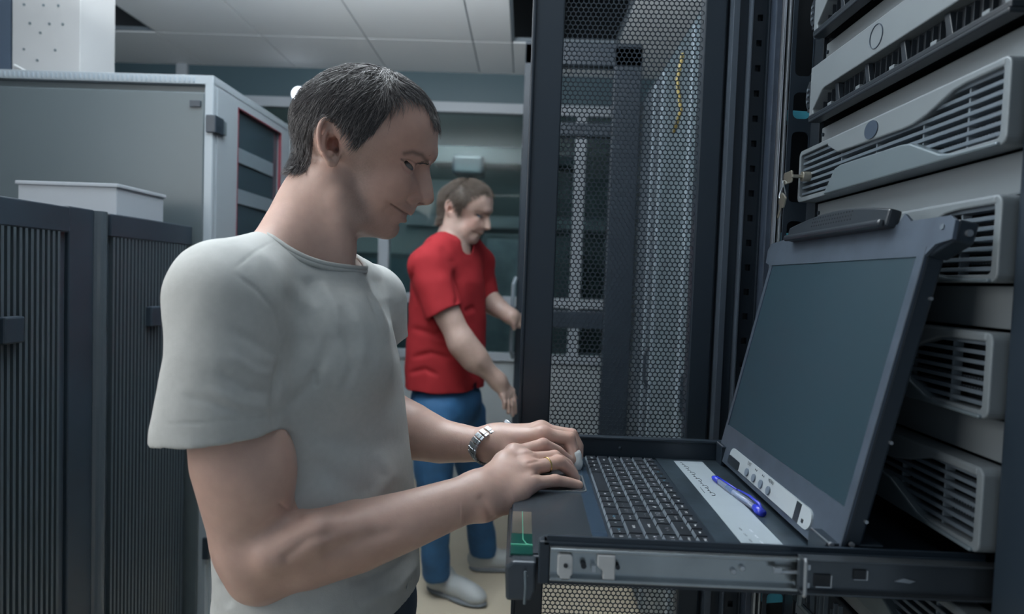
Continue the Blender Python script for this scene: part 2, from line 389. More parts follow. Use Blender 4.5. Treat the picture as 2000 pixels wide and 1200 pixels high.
MB().box((.505,BY-.035,.05),(.514,BY,2.25)).build('server_mount_rail',M_black2,rk,bevel=.001)
for zc,lab in ((1.668,'cyan plastic tab in the bracket slot beside the wide-banded bezel'),(1.445,'cyan plastic tab in the bracket slot beside the console handle'),(.772,'cyan plastic tab low in the bracket, below the slide rail')):
    mb=MB(); mb.prism([(.466,zc-.010),(.475,zc-.014),(.512,zc-.010),(.514,zc+.008),(.466,zc+.010)],BY+.012,BY+.03,XZ)
    tag(mb.build('cable_tab',M_cyan,bevel=.002),lab,'cable tab')

# ---------------------------------------------------------------- servers
Y0,Y1=.652,1.142
def fpoly(pts,z0): return [(y,z0+z) for y,z in pts]
upw=[(1.036,.088),(1.036,.078),(1.002,.061),(.833,.056),(.811,.057),(.784,.062),(.737,.077),(.718,.079),(.66,.0795),(.66,.088)]
low=[(1.036,.001),(1.002,.036),(.984,.039),(.829,.036),(.808,.033),(.75,.009),(.726,.005),(.66,.004),(.66,.0)]
def louvre_bezel(z0,label,i,key=False):
    th=thing('server',label,'server',(.8,.9,z0),'louvred rack servers')
    MB().box((FX+.004,Y0+.014,z0+.002),(1.15,Y1-.014,z0+.086)).build('chassis',M_void,th)
    mb=MB(); ringprism(mb,rrect(Y0,z0,Y1,z0+.089,.010),rrect(Y0+.010,z0+.008,Y1-.007,z0+.081,.006),FX-.026,FX+.004,YZ)
    mb.build('bezel_frame',M_serv,th,bevel=.0015)
    mb=MB(); mb.prism(fpoly(upw,z0),FX-.027,FX-.012,YZ); mb.build('upper_wing',M_serv,th,bevel=.002)
    mb=MB(); mb.prism(fpoly(low,z0),FX-.030,FX-.012,YZ); mb.build('lower_wing',M_servd,th,bevel=.002)
    mb=MB()
    for k in range(7):
        z=z0+.012+k*.0105
        mb.prism([(0,z),(.012,z-.001),(.012,z+.0035),(0,z+.0045)],Y0+.008,Y1-.006,lambda u,v,h:(FX-.021+u,h,v))
    mb.each('louvre',M_louv,th,bevel=.0006)
    mb=MB()
    for y in (1.004,.905,.80,.72): mb.box((FX-.018,y,z0+.006),(FX-.008,y+.0025,z0+.083))
    mb.each('louvre_rib',M_neigh2,th)
    mb=MB()
    for z in (z0+.02,z0+.031):
        for y in np.arange(Y0+.02,.80,.0045): mb.box((FX-.007,y,z),(FX-.005,y+.002,z+.007))
    mb.build('vent_grid',M_louv,th)
    if z0>1.3:
        c=np.array((.905,z0+.0745)); mb=MB(); mb.prism([(c[0]+.017*math.cos(t),c[1]+.0125*math.sin(t)-.002) for t in np.linspace(0,2*PI,28)[:-1]],FX-.0285,FX-.0265,YZ)
        mb.build('oval_emblem',M_logo,th)
    if key:
        mb=MB(); mb.cyl((FX-.034,1.109,z0+.041),(FX-.02,1.109,z0+.041),.0085,24); mb.build('lock_cylinder',M_brass,th,bevel=.001)
    return th
zb=[1.503,1.365,1.225,1.086,.930]
labs=['louvred server with an oval emblem and keys in its lock',
'louvred server whose near end shows beside the top edge of the console monitor',
'louvred server partly behind the middle of the console monitor',
'louvred server partly behind the lower corner of the console monitor, above the slide rail',
'lowest louvred server, seen under the slide rail']
for i,z in enumerate(zb): louvre_bezel(z,labs[i],i,i==0)
def wide_bezel(z0,label):
    th=thing('server',label,'server',(.8,.9,z0),'servers with a smooth grey band')
    MB().box((FX+.004,Y0+.014,z0+.002),(1.15,Y1-.014,z0+.084)).build('chassis',M_void,th)
    rec=[(1.092,.004),(1.095,.012),(1.064,.036),(1.056,.038),(.725,.038),(.704,.036),(.668,.022),(.664,.004)]
    band=[(1.105,.0),(1.108,.014),(1.104,.085),(Y0,.085),(Y0,.0)]
    mb=MB(); mb.prism([(1.108,z0+.0845),(Y0,z0+.0845),(Y0,z0+.003),(.662,z0+.003)]+[(y,z0+z) for y,z in rec[::-1]]+[(1.108,z0+.004)],FX-.028,FX-.004,YZ)
    mb.build('grey_band',M_serv,th,bevel=.0015)
    mb=MB(); mb.prism([(1.108,z0+.084),(1.108,z0+.002),(1.138,z0+.002),(1.138,z0+.084)],FX-.016,FX-.002,YZ); mb.build('ear',M_logo if False else mat('blue_grey_ear',(.10,.13,.17),.35,.2),th,bevel=.004)
    mb=MB(); mb.box((FX-.019,1.120,z0+.018),(FX-.016,1.136,z0+.07)); mb.prism([(1.128+.011*math.cos(t),z0+.044+.022*math.sin(t)) for t in np.linspace(0,2*PI,20)[:-1]],FX-.0215,FX-.019,YZ)
    for k in range(3): mb.cyl((FX-.024,1.129,z0+.034+k*.01),(FX-.021,1.129,z0+.034+k*.01),.0028,10,1)
    mb.build('ear_latch',[M_black2,M_louv],th)
    mb=MB(); mb.box((FX-.010,Y0+.012,z0+.002),(FX-.006,1.10,z0+.04),0)
    for k in range(30): mb.box((FX-.016,.67+k*.0142,z0+.006),(FX-.009,.671+k*.0142,z0+.034),1)
    mb.build('drive_recess',[M_void,M_black2],th)
    mb=MB()
    for k in range(5):
        y=.70+k*.088; mb.box((FX-.018,y,z0+.006),(FX-.012,y+.012,z0+.015),0)
    mb.each('white_latch',M_serv,th,bevel=.001)
    mb=MB()
    for k in range(5):
        y=.665+k*.088; mb.prism([(y,z0+.004),(y+.012,z0+.004),(y+.020,z0+.037),(y+.010,z0+.037)],FX-.020,FX-.012,YZ)
    mb.each('recess_rib',M_black2,th,bevel=.001)
    mb=MB(); mb.box((FX-.030,Y0,z0-.004),(FX-.006,1.106,z0+.0035)); mb.box((FX-.032,Y0,z0-.009),(FX-.012,1.10,z0-.004)); mb.build('bottom_lip',M_black2,th,bevel=.0015)
    c=(.905,z0+.062); mb=MB(); ringprism(mb,[(c[0]+.0165*math.cos(t),c[1]+.0165*math.sin(t)) for t in np.linspace(0,2*PI,33)[:-1]],[(c[0]+.0155*math.cos(t),c[1]+.0155*math.sin(t)) for t in np.linspace(0,2*PI,33)[:-1]],FX-.0292,FX-.0275,YZ)
    mb.build('round_emblem',M_logo,th)
wide_bezel(1.641,'smooth grey banded server with a round emblem, below the topmost one')
wide_bezel(1.782,'topmost grey banded server at the upper edge of the photo')
wide_bezel(1.923,'banded server above the top of the photo')
bpy_rm=[o for o in COL.objects if o.get('label')=='banded server above the top of the photo']
for o in bpy_rm:
    for c in kids(o): bpy.data.objects.remove(c)
    bpy.data.objects.remove(o)
def filler(z0,z1,label,m=M_serv2,wavy=False):
    th=thing('server_chassis_panel',label,'server panel',(.8,.9,z0),'plain light grey panels between the bezels')
    MB().box((FX+.0005,.662,z0+.001),(1.15,1.120,z1-.001)).build('panel',m,th,bevel=.002)
    mb=MB(); mb.cyl((FX-.002,1.112,z0+.62*(z1-z0)),(FX+.001,1.112,z0+.62*(z1-z0)),.0032,12); mb.build('screw_hole',M_black,th)
    if wavy:
        mb=MB(); pts=[(1.118,z0)]; 
        for y in np.linspace(1.118,.662,60):
            b=sum(.009*math.exp(-((y-c)/.011)**4) for c in (1.04,.965,.80)); pts.append((y,z0+.004+b))
        pts+=[(.662,z0)]; mb.prism(pts,FX-.004,FX+.0,YZ); mb.build('rubber_edge',M_black2,th,bevel=.0008)
filler(1.727,1.772,'light grey panel with black bumps between the two banded servers',wavy=True)
filler(1.594,1.630,'light grey textured panel under the lower banded server, above the emblem server')
filler(1.455,1.501,'light grey panel right above the console monitor handle')
filler(1.316,1.363,'light grey panel beside the upper part of the console monitor')
filler(1.177,1.223,'light grey panel beside the lower part of the console monitor')
filler(.884,.928,'plain grey panel under the lowest louvred server')
filler(.745,.800,'silver panel at the very bottom of the rack opening')
th=thing('drive_server','black drive server with a grey latch handle at the bottom of the rack','server',(.8,.9,.8))
MB().box((FX-.004,.66,.803),(1.15,1.135,.882)).build('chassis',M_black2,th,bevel=.002)
mb=MB()
for k in range(10):
    y=.68+k*.045
    mb.box((FX-.010,y,.808),(FX-.004,y+.004,.878)); mb.box((FX-.010,y+.014,.83),(FX-.004,y+.018,.875)); mb.box((FX-.009,y+.026,.815),(FX-.004,y+.028,.86))
mb.build('drive_bay',M_louv,th)
mb=MB(); mb.tube([(FX-.006,1.04,.882),(FX-.026,1.04,.878),(FX-.028,1.04,.835),(FX-.008,1.04,.815)],.0055,8); mb.build('latch_handle',M_servd,th)

# keys
c=QX(1577,345,FX-.036)
th=thing('key_ring','two small metal keys on a ring hanging from the server lock','keys',(FX-.04,1.12,1.54))
mb=MB(); mb.prism(rrect(1.112,1.534,1.146,1.555,.004),FX-.050,FX-.047,YZ); mb.box((FX-.05,1.106,1.5415),(FX-.034,1.114,1.5465)); mb.build('inserted_key',M_brass,th,bevel=.0008)
mb=MB(); t=np.linspace(0,2*PI,25); mb.tube([(FX-.050+.003*math.sin(a*2),1.146+.009*math.cos(a),1.525+.017*math.sin(a)) for a in t],.0011,6,cap=False); mb.build('ring',M_alu,th)
R_=lambda y,z:(1.136+(y)*.86-z*.5,1.507+y*.5+z*.86)
mb=MB(); mb.prism([R_(*p) for p in rrect(-.012,-.012,.012,.010,.004)],FX-.055,FX-.0515,YZ)
mb.prism([R_(*p) for p in [(-.0035,-.012),(-.0035,-.032),(-.001,-.036),(.0035,-.033),(.0035,-.029),(.002,-.027),(.0035,-.025),(.002,-.021),(.0035,-.018),(.0035,-.012)]],FX-.0545,FX-.0525,YZ)
mb.build('hanging_key',M_brass,th,bevel=.0008)

# ---------------------------------------------------------------- pull-out console
TZ=1.045; RZ=1.075
cs=thing('console_drawer','black pull-out rack console with keyboard, flip-up monitor and steel slide rails','console',(.2,.9,1.02))
mb=MB(); mb.box((-.006,.70,TZ-.022),(.50,1.118,TZ-.001)); mb.build('tray',M_black,cs,bevel=.002)
mb=MB(); mb.box((.030,.682,1.022),(.50,.690,RZ-.004)); mb.box((.030,.676,1.066),(.50,.694,RZ-.004)); mb.box((.026,.676,1.024),(.038,.690,RZ-.004)); mb.build('near_side_wall',M_black,cs,bevel=.0015)
mb=MB(); mb.box((.03,1.121,1.022),(.50,1.128,RZ+.004)); mb.box((.03,1.117,RZ),(.50,1.132,RZ+.005)); mb.cyl((.178,1.116,1.062),(.178,1.1205,1.062),.003,10); mb.build('far_side_wall',M_black,cs,bevel=.0015)
mb=MB(); mb.box((-.004,.705,TZ-.001),(.0925,1.117,TZ+.0005)); mb.build('palm_rest',M_palm,cs)
mb=MB(); mb.box((.0925,.694,TZ-.001),(.1115,1.117,TZ+.0008)); mb.build('glossy_strip',mat('blue_glossy_strip',(.035,.058,.090),.15),cs)
mb=MB(); mb.box((.110,.694,TZ-.006),(.242,1.117,TZ-.0045)); mb.build('keyboard_well',M_void,cs)
mb=MB(); mb.box((.241,.694,TZ-.001),(.348,1.120,TZ+.0008)); mb.build('rear_plate',M_plate,cs)
# front bumper with tinted film
mb=MB(); pr=[(-.008,1.000),(.020,1.000),(.024,1.012),(.024,TZ-.001),(-.002,TZ-.001),(-.010,TZ-.008)]
mb.prism(pr,.684,1.118,XZ); mb.build('front_bumper',M_palm,cs,bevel=.003)
mb=MB(); mb.box((-.005,.700,TZ-.001),(.020,.757,TZ+.001),0); mb.build('tinted_film',M_gb,cs)
mb=MB(); mb.box((-.0045,.757,TZ-.001),(.020,.83,TZ+.0012),0); mb.build('brown_film',M_gb2,cs)
mb=MB(); mb.tube([(.008,.83,TZ+.001),(.009,.74,TZ+.001),(.013,.728,TZ+.001),(.020,.724,TZ+.001)],.0006,6); mb.box((-.005,.7225,TZ),(.020,.7245,TZ+.0022)); mb.build('film_edge',mat('green_film_edge',(.10,.42,.28),.3),cs)
MB().tube([(.012,.679,1.036),(.013,.677,1.02),(.0125,.679,1.0)],.0015,8).build('bumper_tab',M_servd,cs)
# touchpad
mb=MB(); ringprism(mb,rrect(.016,.918,.102,1.0,.009),rrect(.0185,.9205,.0995,.9975,.007),TZ+.0003,TZ+.0022,XY); mb.build('touchpad_rim',M_alu,cs)
MB().prism(rrect(.018,.92,.10,.998,.008),TZ,TZ+.0012,XY).build('touchpad',M_palm,cs)
# keyboard
kb=MB().box((.1125,.695,TZ-.0046),(.2405,1.1135,TZ-.003)).build('keyboard',M_void,cs)
KP=.0188; KX0=.1150; KY0=1.1095                   # first key row, left-hand end
rows=[
 [('Ctrl',1.25),('Fn',1),('Win',1),('Alt',1.25),('',4.3),('Alt',1),('=',1),('Ctrl',1.0),('',1.2,'b'),('<',1,'b'),('v',1),('>',1,'b'),('0',1),('.',1),('E',1)],
 [('Shift',2.2),('Z',1),('X',1),('C',1),('V',1),('B',1),('N',1),('M',1),(',',1),('.',1),('/',1),('^',1),('Shift',1.8),('1',1),('2',1),('3',1)],
 [('Caps',1.75),('A',1),('S',1),('D',1),('F',1),('G',1),('H',1),('J',1),('K',1),('L',1),(';',1),("'",1),('Enter',2.25),('4',1),('5',1),('6',1)],
 [('Tab',1.5),('Q',1),('W',1),('E',1),('R',1),('T',1),('Y',1),('U',1),('I',1),('O',1),('P',1),('[',1),(']',1),('\\',1.5),('7',1),('8',1),('9',1)],
 [('`',1),('1',1),('2',1),('3',1),('4',1),('5',1),('6',1),('7',1),('8',1),('9',1),('0',1),('-',1),('=',1),('<--',2),('Num',1),('/',1),('*',1)],
 [('Esc',1.1)]+[('F%d'%i,.95,'b' if 2<i<6 else '') for i in range(1,13)]+[('Prt',.95),('Ins',.95),('Del',.95),('Hm',.95),('-',.95)],
]
KH=.0037
def keycap(x0,x1,y0,y1,txt,cyan):
    g=.0006; t=.0016; mb=MB(); zb_,zt=TZ-.003,TZ+KH
    v=[(x0+g,y0+g,zb_),(x1-g,y0+g,zb_),(x1-g,y1-g,zb_),(x0+g,y1-g,zb_),(x0+g+t*1.3,y0+g+t*.7,zt),(x1-g-t*.7,y0+g+t*.7,zt),(x1-g-t*.7,y1-g-t*.7,zt),(x0+g+t*1.3,y1-g-t*.7,zt)]
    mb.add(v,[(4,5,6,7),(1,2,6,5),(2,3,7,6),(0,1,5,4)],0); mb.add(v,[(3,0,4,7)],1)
    if txt:
        sz=.0070 if len(txt)==1 else .0048
        tv,tf=text_geo(txt,sz); a=np.array(tv); cx=(x0+x1)/2+.001; cy=(y0+y1)/2+(0 if len(txt)>1 else .003)
        mb.add(np.stack([cx+a[:,1],cy-a[:,0],np.full(len(a),zt+.00015)],1),tf,3 if cyan else 2)
        if len(txt)==1 and not txt.isalpha():
            mb.add(np.stack([cx+a[:,1]*.8,cy-a[:,0]*.75-.0068,np.full(len(a),zt+.00015)],1),tf,2)
    me=bpy.data.meshes.new('key'); vv=np.concatenate(mb.v); me.from_pydata((vv-np.array(kb['_o'])).tolist(),[],mb.f)
    for m in (M_key,M_keyside,M_ink,M_inkb): me.materials.append(m)
    me.polygons.foreach_set('material_index',mb.m); o=bpy.data.objects.new('key',me); COL.objects.link(o); o.parent=kb
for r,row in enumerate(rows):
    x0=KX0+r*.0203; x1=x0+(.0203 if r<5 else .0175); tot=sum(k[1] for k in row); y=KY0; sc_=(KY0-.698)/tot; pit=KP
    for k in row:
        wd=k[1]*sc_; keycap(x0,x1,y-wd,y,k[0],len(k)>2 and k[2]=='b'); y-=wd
# paper strip with handwriting
ps=MB().box((.270,.697,TZ+.0008),(.3195,1.105,TZ+.0014)).build('paper_strip',M_paper,cs)
def handwriting():
    mb=MB(); y=1.095; x=.279; i=0
    for k in range(15):
        h=.0062 if k in (2,5,8,11,14) else .0026; a=[]
        for t in np.linspace(0,1,9): a.append((x+h*math.sin(t*PI)+.0006*math.sin(k*1.7),y-.0115*t+.003*math.sin(t*2*PI),TZ+.00165))
        mb.tube(a,.00035,5); y-=.0112; x+=.0004
    mb.tube([(.277,.962,TZ+.0016),(.2765,.936,TZ+.0016)],.00035,5)
    return mb
handwriting().build('handwriting',M_pencil,ps)
mb=MB()
for k in range(3):
    for q in range(2):
        tv,tf=text_geo('CAPS' if (k+q)%2 else 'NUM',.004); a=np.array(tv); mb.add(np.stack([.283+.012*q+a[:,1],.80-.018*k-.004*q-a[:,0],np.full(len(a),TZ+.0016)],1),tf,q)
mb.build('printed_marks',[M_pencil,M_ink],ps)
# monitor lid: local frame (v along Y, w up the slope, n out of the face)
LA=np.array([.353,0,1.077]); LD=np.array([.078,0,.353]); LD/=np.linalg.norm(LD); LN=np.array([-LD[2],0,LD[0]])
LF=lambda v,w_,n: tuple(LA+LD*w_+np.array([0,v,0])+LN*n)
outl=[(1.116,-.024),(1.118,.0),(1.118,.315),(1.14,.325),(1.146,.352),(1.14,.361),(1.075,.366),(1.062,.372),(.745,.372),(.730,.364),(.665,.3635),(.654,.358),(.652,.338),(.678,.334),(.6905,.328),(.6905,-.024)]
W=1.107,.703; Hh=.037,.3215
mb=MB(); lb=[(.695,-.024),(.695,.328),(1.115,.328),(1.115,-.024)]
# bezel face as a ring of quads around the glass plus the shaped top
def lq(a,b,c,d,n0=-.004,n1=0): mb.prism([a,b,c,d],n0,n1,LF)
lq((1.116,-.024),(W[0],-.024),(W[0],.3215),(1.118,.3215)); lq((W[1],-.024),(.6905,-.024),(.6905,.3215),(W[1],.3215))
lq((W[0],-.024),(W[1],-.024),(W[1],.037),(W[0],.037))
mb.prism([(1.118,.3215),(1.14,.327),(1.147,.350),(1.14,.361),(1.075,.366),(1.06,.374),(1.049,.362),(.757,.362),(.748,.374),(.732,.364),(.665,.3635),(.655,.358),(.652,.338),(.676,.334),(.6905,.3215)],-.004,0,LF)
lid=mb.build('monitor_bezel',M_lid,cs)
mb=MB(); mb.prism([(W[0]+.002,.034),(W[1]-.002,.034),(W[1]-.002,.325),(W[0]+.002,.325)],-.005,-.0015,LF); mb.build('screen',M_screen,cs)
mb=MB(); mb.prism([(1.117,-.022),(1.117,.360),(.692,.360),(.692,-.022)],-.024,-.0042,LF); mb.build('monitor_back_case',M_black,cs,bevel=.003)
mb=MB(); mb.prism([(.690,.322),(.655,.338),(.655,.360),(.690,.362)],-.025,-.0045,LF); mb.build('lid_corner_block',M_black,cs,bevel=.002)
for w_,n_ in ((.348,-.016),(.28,-.020),(.12,-.022),(.03,-.02)):
    a=np.array(LF(.692 if w_<.3 else .655,w_,n_)); MB().cyl(a,a+[0,-.003,0],.0035 if w_>.3 else .002,10).build('side_screw',M_alu,cs)
MB().tube([LF(.6900,-.022,-.0005),LF(.6900,.332,-.0005)],.0010,6).build('bezel_edge_highlight',mat('grey_edge',(.1,.13,.16)),cs)
# handle with speaker perforations
mb=MB(); arc=[(1.046,.358)]+[(1.046-(1.046-.76)*t,.372+.020*math.sin(PI*(.12+.76*t))) for t in np.linspace(0,1,18)]+[(.760,.358)]
mb.prism(arc,-.004,.012,LF); hd=mb.build('monitor_handle',M_black2,cs,bevel=.003)
mb=MB(); mb.prism([(1.043,.356),(1.043,.366),(.763,.366),(.763,.356)],.010,.019,LF); mb.build('handle_grip_rib',M_black2,cs,bevel=.004)
mb=MB()
for i in range(16):
    for j in range(3):
        mb.prism([(.962-.0075*i+a*.0018,.3745+.0055*j+b*.0013) for a,b in ((-1,0),(-.5,.9),(.5,.9),(1,0),(.5,-.9),(-.5,-.9))],.0119,.0124,LF)
mb.build('speaker_holes',M_void,hd)
a=np.array(LF(.672,.352,0)); MB().cyl(a,a+LN*.0012,.0032,12).build('bezel_screw',M_louv,cs)
# control strip
st=MB().prism(rrect(.757,-.016,1.057,.010,.0125),.0,.0022,LF).build('control_strip',M_white if False else mat('light_grey_strip',(.36,.41,.44),.4),cs)
MB().prism(rrect(1.006,-.017,1.056,-.003,.004),.0018,.0036,LF).build('strip_recess',M_black2,st)
for i,v_ in enumerate((.970,.9415,.9135,.885)):
    mb=MB(); mb.prism([(v_+.0062*math.cos(t),-.0075+.0062*math.sin(t)) for t in np.linspace(0,2*PI,20)[:-1]],.0022,.0045,LF); mb.build('button',mat('grey_blue_button',(.14,.18,.23),.4),st,bevel=.0006)
mb=MB()
for v_,t in ((.970,'EXIT'),(.885,'MENU')):
    tv,tf=text_geo(t,.0068); mb.add([LF(v_-x,.0055+y,.0025) for x,y,z in tv],tf)
for v_,sg in ((.9415,-1),(.9135,1)):
    for q in (-.0025,.0025): mb.prism([(v_+q-.0014,.005-sg*.0012),(v_+q+.0014,.005-sg*.0012),(v_+q,.005+sg*.0014)],.0022,.0026,LF)
mb.build('strip_lettering',M_pencil,st)
MB().prism([(.800,-.0155),(.787,-.0155),(.787,.0085),(.800,.0085)],.002,.0030,LF).build('sensor_window',M_black2,st)
MB().prism([(.7785,-.011),(.774,-.011),(.774,-.0065),(.7785,-.0065)],.002,.0030,LF).build('indicator',M_black2,st)
# hinge brackets and cover behind
mb=MB(); mb.box((.346,1.088,TZ),(.352,1.118,TZ+.033)); mb.box((.346,1.086,TZ+.031),(.385,1.118,TZ+.034)); mb.build('hinge_bracket',M_black,cs,bevel=.001)
mb=MB(); mb.box((.338,.694,TZ),(.345,.735,TZ+.030)); mb.box((.338,.692,TZ+.028),(.40,.735,TZ+.031)); mb.build('hinge_bracket',M_black,cs,bevel=.001)
mb=MB(); mb.tube([(.341,.734,TZ+.0315),(.341,.692,TZ+.0315)],.0009,6); mb.tube([(.348,1.118,TZ+.0345),(.348,1.088,TZ+.0345)],.0009,6); mb.cyl((.343,.693,TZ+.030),(.343,.689,TZ+.030),.0028,10); mb.cyl((.364,.690,TZ+.032),(.364,.687,TZ+.032),.0028,10); mb.each('hinge_pin',M_alu,cs)
mb=MB(); mb.box((.40,.70,TZ-.0005),(.49,1.115,TZ+.012)); mb.build('rear_cover',M_black,cs,bevel=.003)
# slides
mb=MB(); mb.box((.038,.6745,1.034),(.30,.676,1.066)); mb.box((.038,.668,1.032),(.30,.676,1.0355)); mb.box((.038,.668,1.0635),(.30,.676,1.067)); mb.build('inner_slide',M_silver,cs,bevel=.0006)
mb=MB(); mb.box((.034,.678,1.024),(.5,.682,1.0765)); mb.build('slide_backing',M_black,cs)
mb=MB(); mb.prism(rrect(.046,1.037,.062,1.061,.004),.668,.6745,XZ); mb.prism(rrect(.049,1.033,.060,1.038,.001),.668,.6745,XZ); mb.build('white_slide_pad',M_white,cs,bevel=.001)
mb=MB(); mb.prism([(.088,1.0625),(.107,1.0625),(.107,1.036),(.094,1.036),(.094,1.045),(.088,1.050)],.667,.6745,XZ); mb.build('white_slide_catch',M_white,cs,bevel=.0012)
mb=MB(); mb.box((.082,.666,1.044),(.086,.6745,1.051)); mb.build('spring_clip',M_alu,cs)
mb=MB()
for x,z_,r in ((.0545,1.0495,.0024),(.0735,1.050,.0030),(.1095,1.050,.0024)): mb.cyl((x,.6735,z_),(x,.6665,z_),r,12)
mb.each('slide_hole',M_void,cs)
mb=MB()
for x,z_ in ((.233,1.049),(.242,1.053)): mb.cyl((x,.6745,z_),(x,.670,z_),.0028,12)
mb.each('rivet',M_alu,cs,bevel=.0006)
mb=MB(); mb.box((.297,.660,1.038),(.503,.667,1.0725)); mb.box((.297,.652,1.0365),(.503,.667,1.0385)); mb.box((.297,.652,1.0715),(.503,.667,1.0735)); mb.build('outer_slide',M_steeldark,cs,bevel=.0006)
mb=MB(); mb.tube([(.299,.652,1.0745),(.2985,.650,1.0725),(.299,.650,1.0375),(.299,.652,1.0355)],.0020,8); mb.build('slide_end_clip',M_alu,cs)
mb=MB(); mb.box((.276,.664,1.0525),(.299,.668,1.0555)); mb.box((.272,.663,1.053),(.280,.668,1.0585)); mb.build('release_tongue',M_alu,cs,bevel=.0005)
mb=MB(); mb.prism(rrect(.302,1.060,.3075,1.0655,.001),.6585,.660,XZ); mb.prism(rrect(.302,1.041,.3075,1.0465,.001),.6585,.660,XZ); mb.prism([(.394,1.052),(.41,1.0505),(.416,1.053),(.404,1.0555)],.6585,.66,XZ); mb.each('slide_rivet',M_alu,cs)
mb=MB(); mb.box((.312,.658,1.043),(.328,.660,1.056)); mb.box((.352,.658,1.053),(.364,.660,1.0625)); mb.each('slide_window',M_void,cs)
mb=MB(); mb.tube([(.329,.6575,1.043),(.329,.6575,1.056)],.0009,6); mb.tube([(.313,.6575,1.043),(.329,.6575,1.043)],.0009,6); mb.tube([(.3655,.6575,1.0525),(.3655,.6575,1.0625)],.0009,6); mb.tube([(.352,.6575,1.0525),(.3655,.6575,1.0525)],.0006,6); mb.build('window_edge',M_alu,cs)
# pen
p0=QZ(1392,932,TZ+.006); p1=QZ(1490,1003,TZ+.006); d=p1-p0
pn=thing('ballpoint_pen','transparent blue ballpoint pen with cap lying across the paper strip','pen',tuple((p0+p1)/2))
M_pblue=mat('blue_pen_plastic',(.03,.05,.55),.2,spec=.7); M_pclear=mat('clear_pen_barrel',(.55,.62,.80),.1,trans=.75)
q=lambda t,dz=0: p0+d*t+np.array([0,0,dz])
MB().tube([q(.12),q(.45),q(.9)],[.0042,.0052,.0052],14).build('barrel',M_pclear,pn,smooth=True)
MB().tube([q(0),q(.04),q(.15)],[.0022,.0042,.0045],14).build('tip_cap',M_pblue,pn,smooth=True)
MB().tube([q(.05),q(.88)],.0018,8).build('refill',mat('pale_refill',(.55,.68,.85),.3),pn,smooth=True)
MB().tube([q(.33),q(.46)],.0026,8).build('grip_insert',mat('cyan_grip',(.02,.25,.6),.3),pn,smooth=True)
MB().tube([q(.87),q(.93),q(1)],[.0058,.0066,.0052],14).build('end_cap',M_pblue,pn,smooth=True)
n_=np.cross(d,[0,0,1]); n_/=np.linalg.norm(n_)
MB().tube([q(.06,.004)-n_*.002,q(.5,.0058)-n_*.0015],[.0012,.0016],8).build('barrel_stripe',M_pblue,pn,smooth=True)
MB().tube([q(.99,.003),q(.93,.009),q(.75,.0105),q(.55,.008)],[.0022,.0022,.0016,.0014],8).build('clip',M_pblue,pn,smooth=True)

# ---------------------------------------------------------------- neighbouring racks seen through the mesh
def nrack(y0,y1,label,mm,up):
    th=thing('grey_server_rack',label,'server rack',(.8,(y0+y1)/2,0),'racks in the row behind the open mesh door')
    MB().box((.52,y0,.02),(1.2,y1,2.2)).build('body',M_neigh,th,bevel=.003)
    MB().box((.50,y0+.004,.06),(.52,y1-.004,2.18)).build('door',mm,th,bevel=.002)
    mb=MB(); 
    for y in np.linspace(y0+.05,y1-.09,up): mb.box((.492,y,.08),(.50,y+.03,2.16))
    mb.each('door_rib',M_neigh2,th,bevel=.002)
    mb=MB(); mb.tube([(.492,y1-.06,.95),(.475,y1-.06,.98),(.475,y1-.06,1.08),(.492,y1-.06,1.11)],.007,8); mb.build('door_handle',M_black,th)
nrack(1.36,1.94,'grey rack right behind the open mesh door',M_neigh,4)
nrack(1.96,2.54,'grey rack second in the row behind the mesh door',M_neigh,2)
nrack(2.56,3.14,'grey rack farthest in the row behind the mesh door',mat('grey_rack_door_dark',(.07,.09,.11),.4),2)
for a,r_,m_,lab in (([(.47,2.05,2.08),(.46,2.07,2.0),(.47,2.04,1.9),(.46,2.08,1.84)],.006,M_yel,'yellow cable hanging high on the grey rack behind the mesh door'),
  ([(.475,1.62,1.75),(.46,1.64,1.62),(.47,1.60,1.52),(.478,1.63,1.44)],.006,M_yel,'yellow cable loop hanging low on the nearest grey rack'),
  ([(.475,1.52,1.6),(.462,1.50,1.5),(.47,1.54,1.42),(.476,1.52,1.36)],.005,mat('pale_cable',(.4,.36,.24),.5),'pale cable beside the yellow loop behind the mesh door'),
  ([(.46+.004*math.cos(t),1.55+.045*math.cos(t),1.40+.05*math.sin(t)) for t in np.linspace(.3,5.8,20)],.004,M_bluec,'coiled blue cable on the nearest grey rack')):
    tag(MB().tube(a,r_,8).build('network_cable',m_,smooth=True),lab,'cable')
th=thing('open_rack_door_frame','open black rack door frame behind the mesh door, held by the man in red','rack door',(.2,2.9,.1))
MB().box((.36,2.88,.1),(.485,2.93,2.4)).build('hinge_stile',M_black,th,bevel=.004)
MB().box((-.035,2.88,.1),(.03,2.93,2.4)).build('free_stile',M_black,th,bevel=.004)
MB().box((-.035,2.88,2.31),(.485,2.93,2.41)).build('top_rail',M_black,th,bevel=.004)
MB().box((.03,2.885,1.14),(.36,2.925,1.22)).build('cross_rail',M_black,th,bevel=.004)
MB().box((.03,2.885,2.0),(.36,2.925,2.06)).build('cross_rail',M_black,th,bevel=.004)
MB().tube([(-.04,2.875,1.0),(-.05,2.85,1.03),(-.05,2.85,1.33),(-.04,2.875,1.36)],.01,8).build('pull_handle',M_neigh2,th)
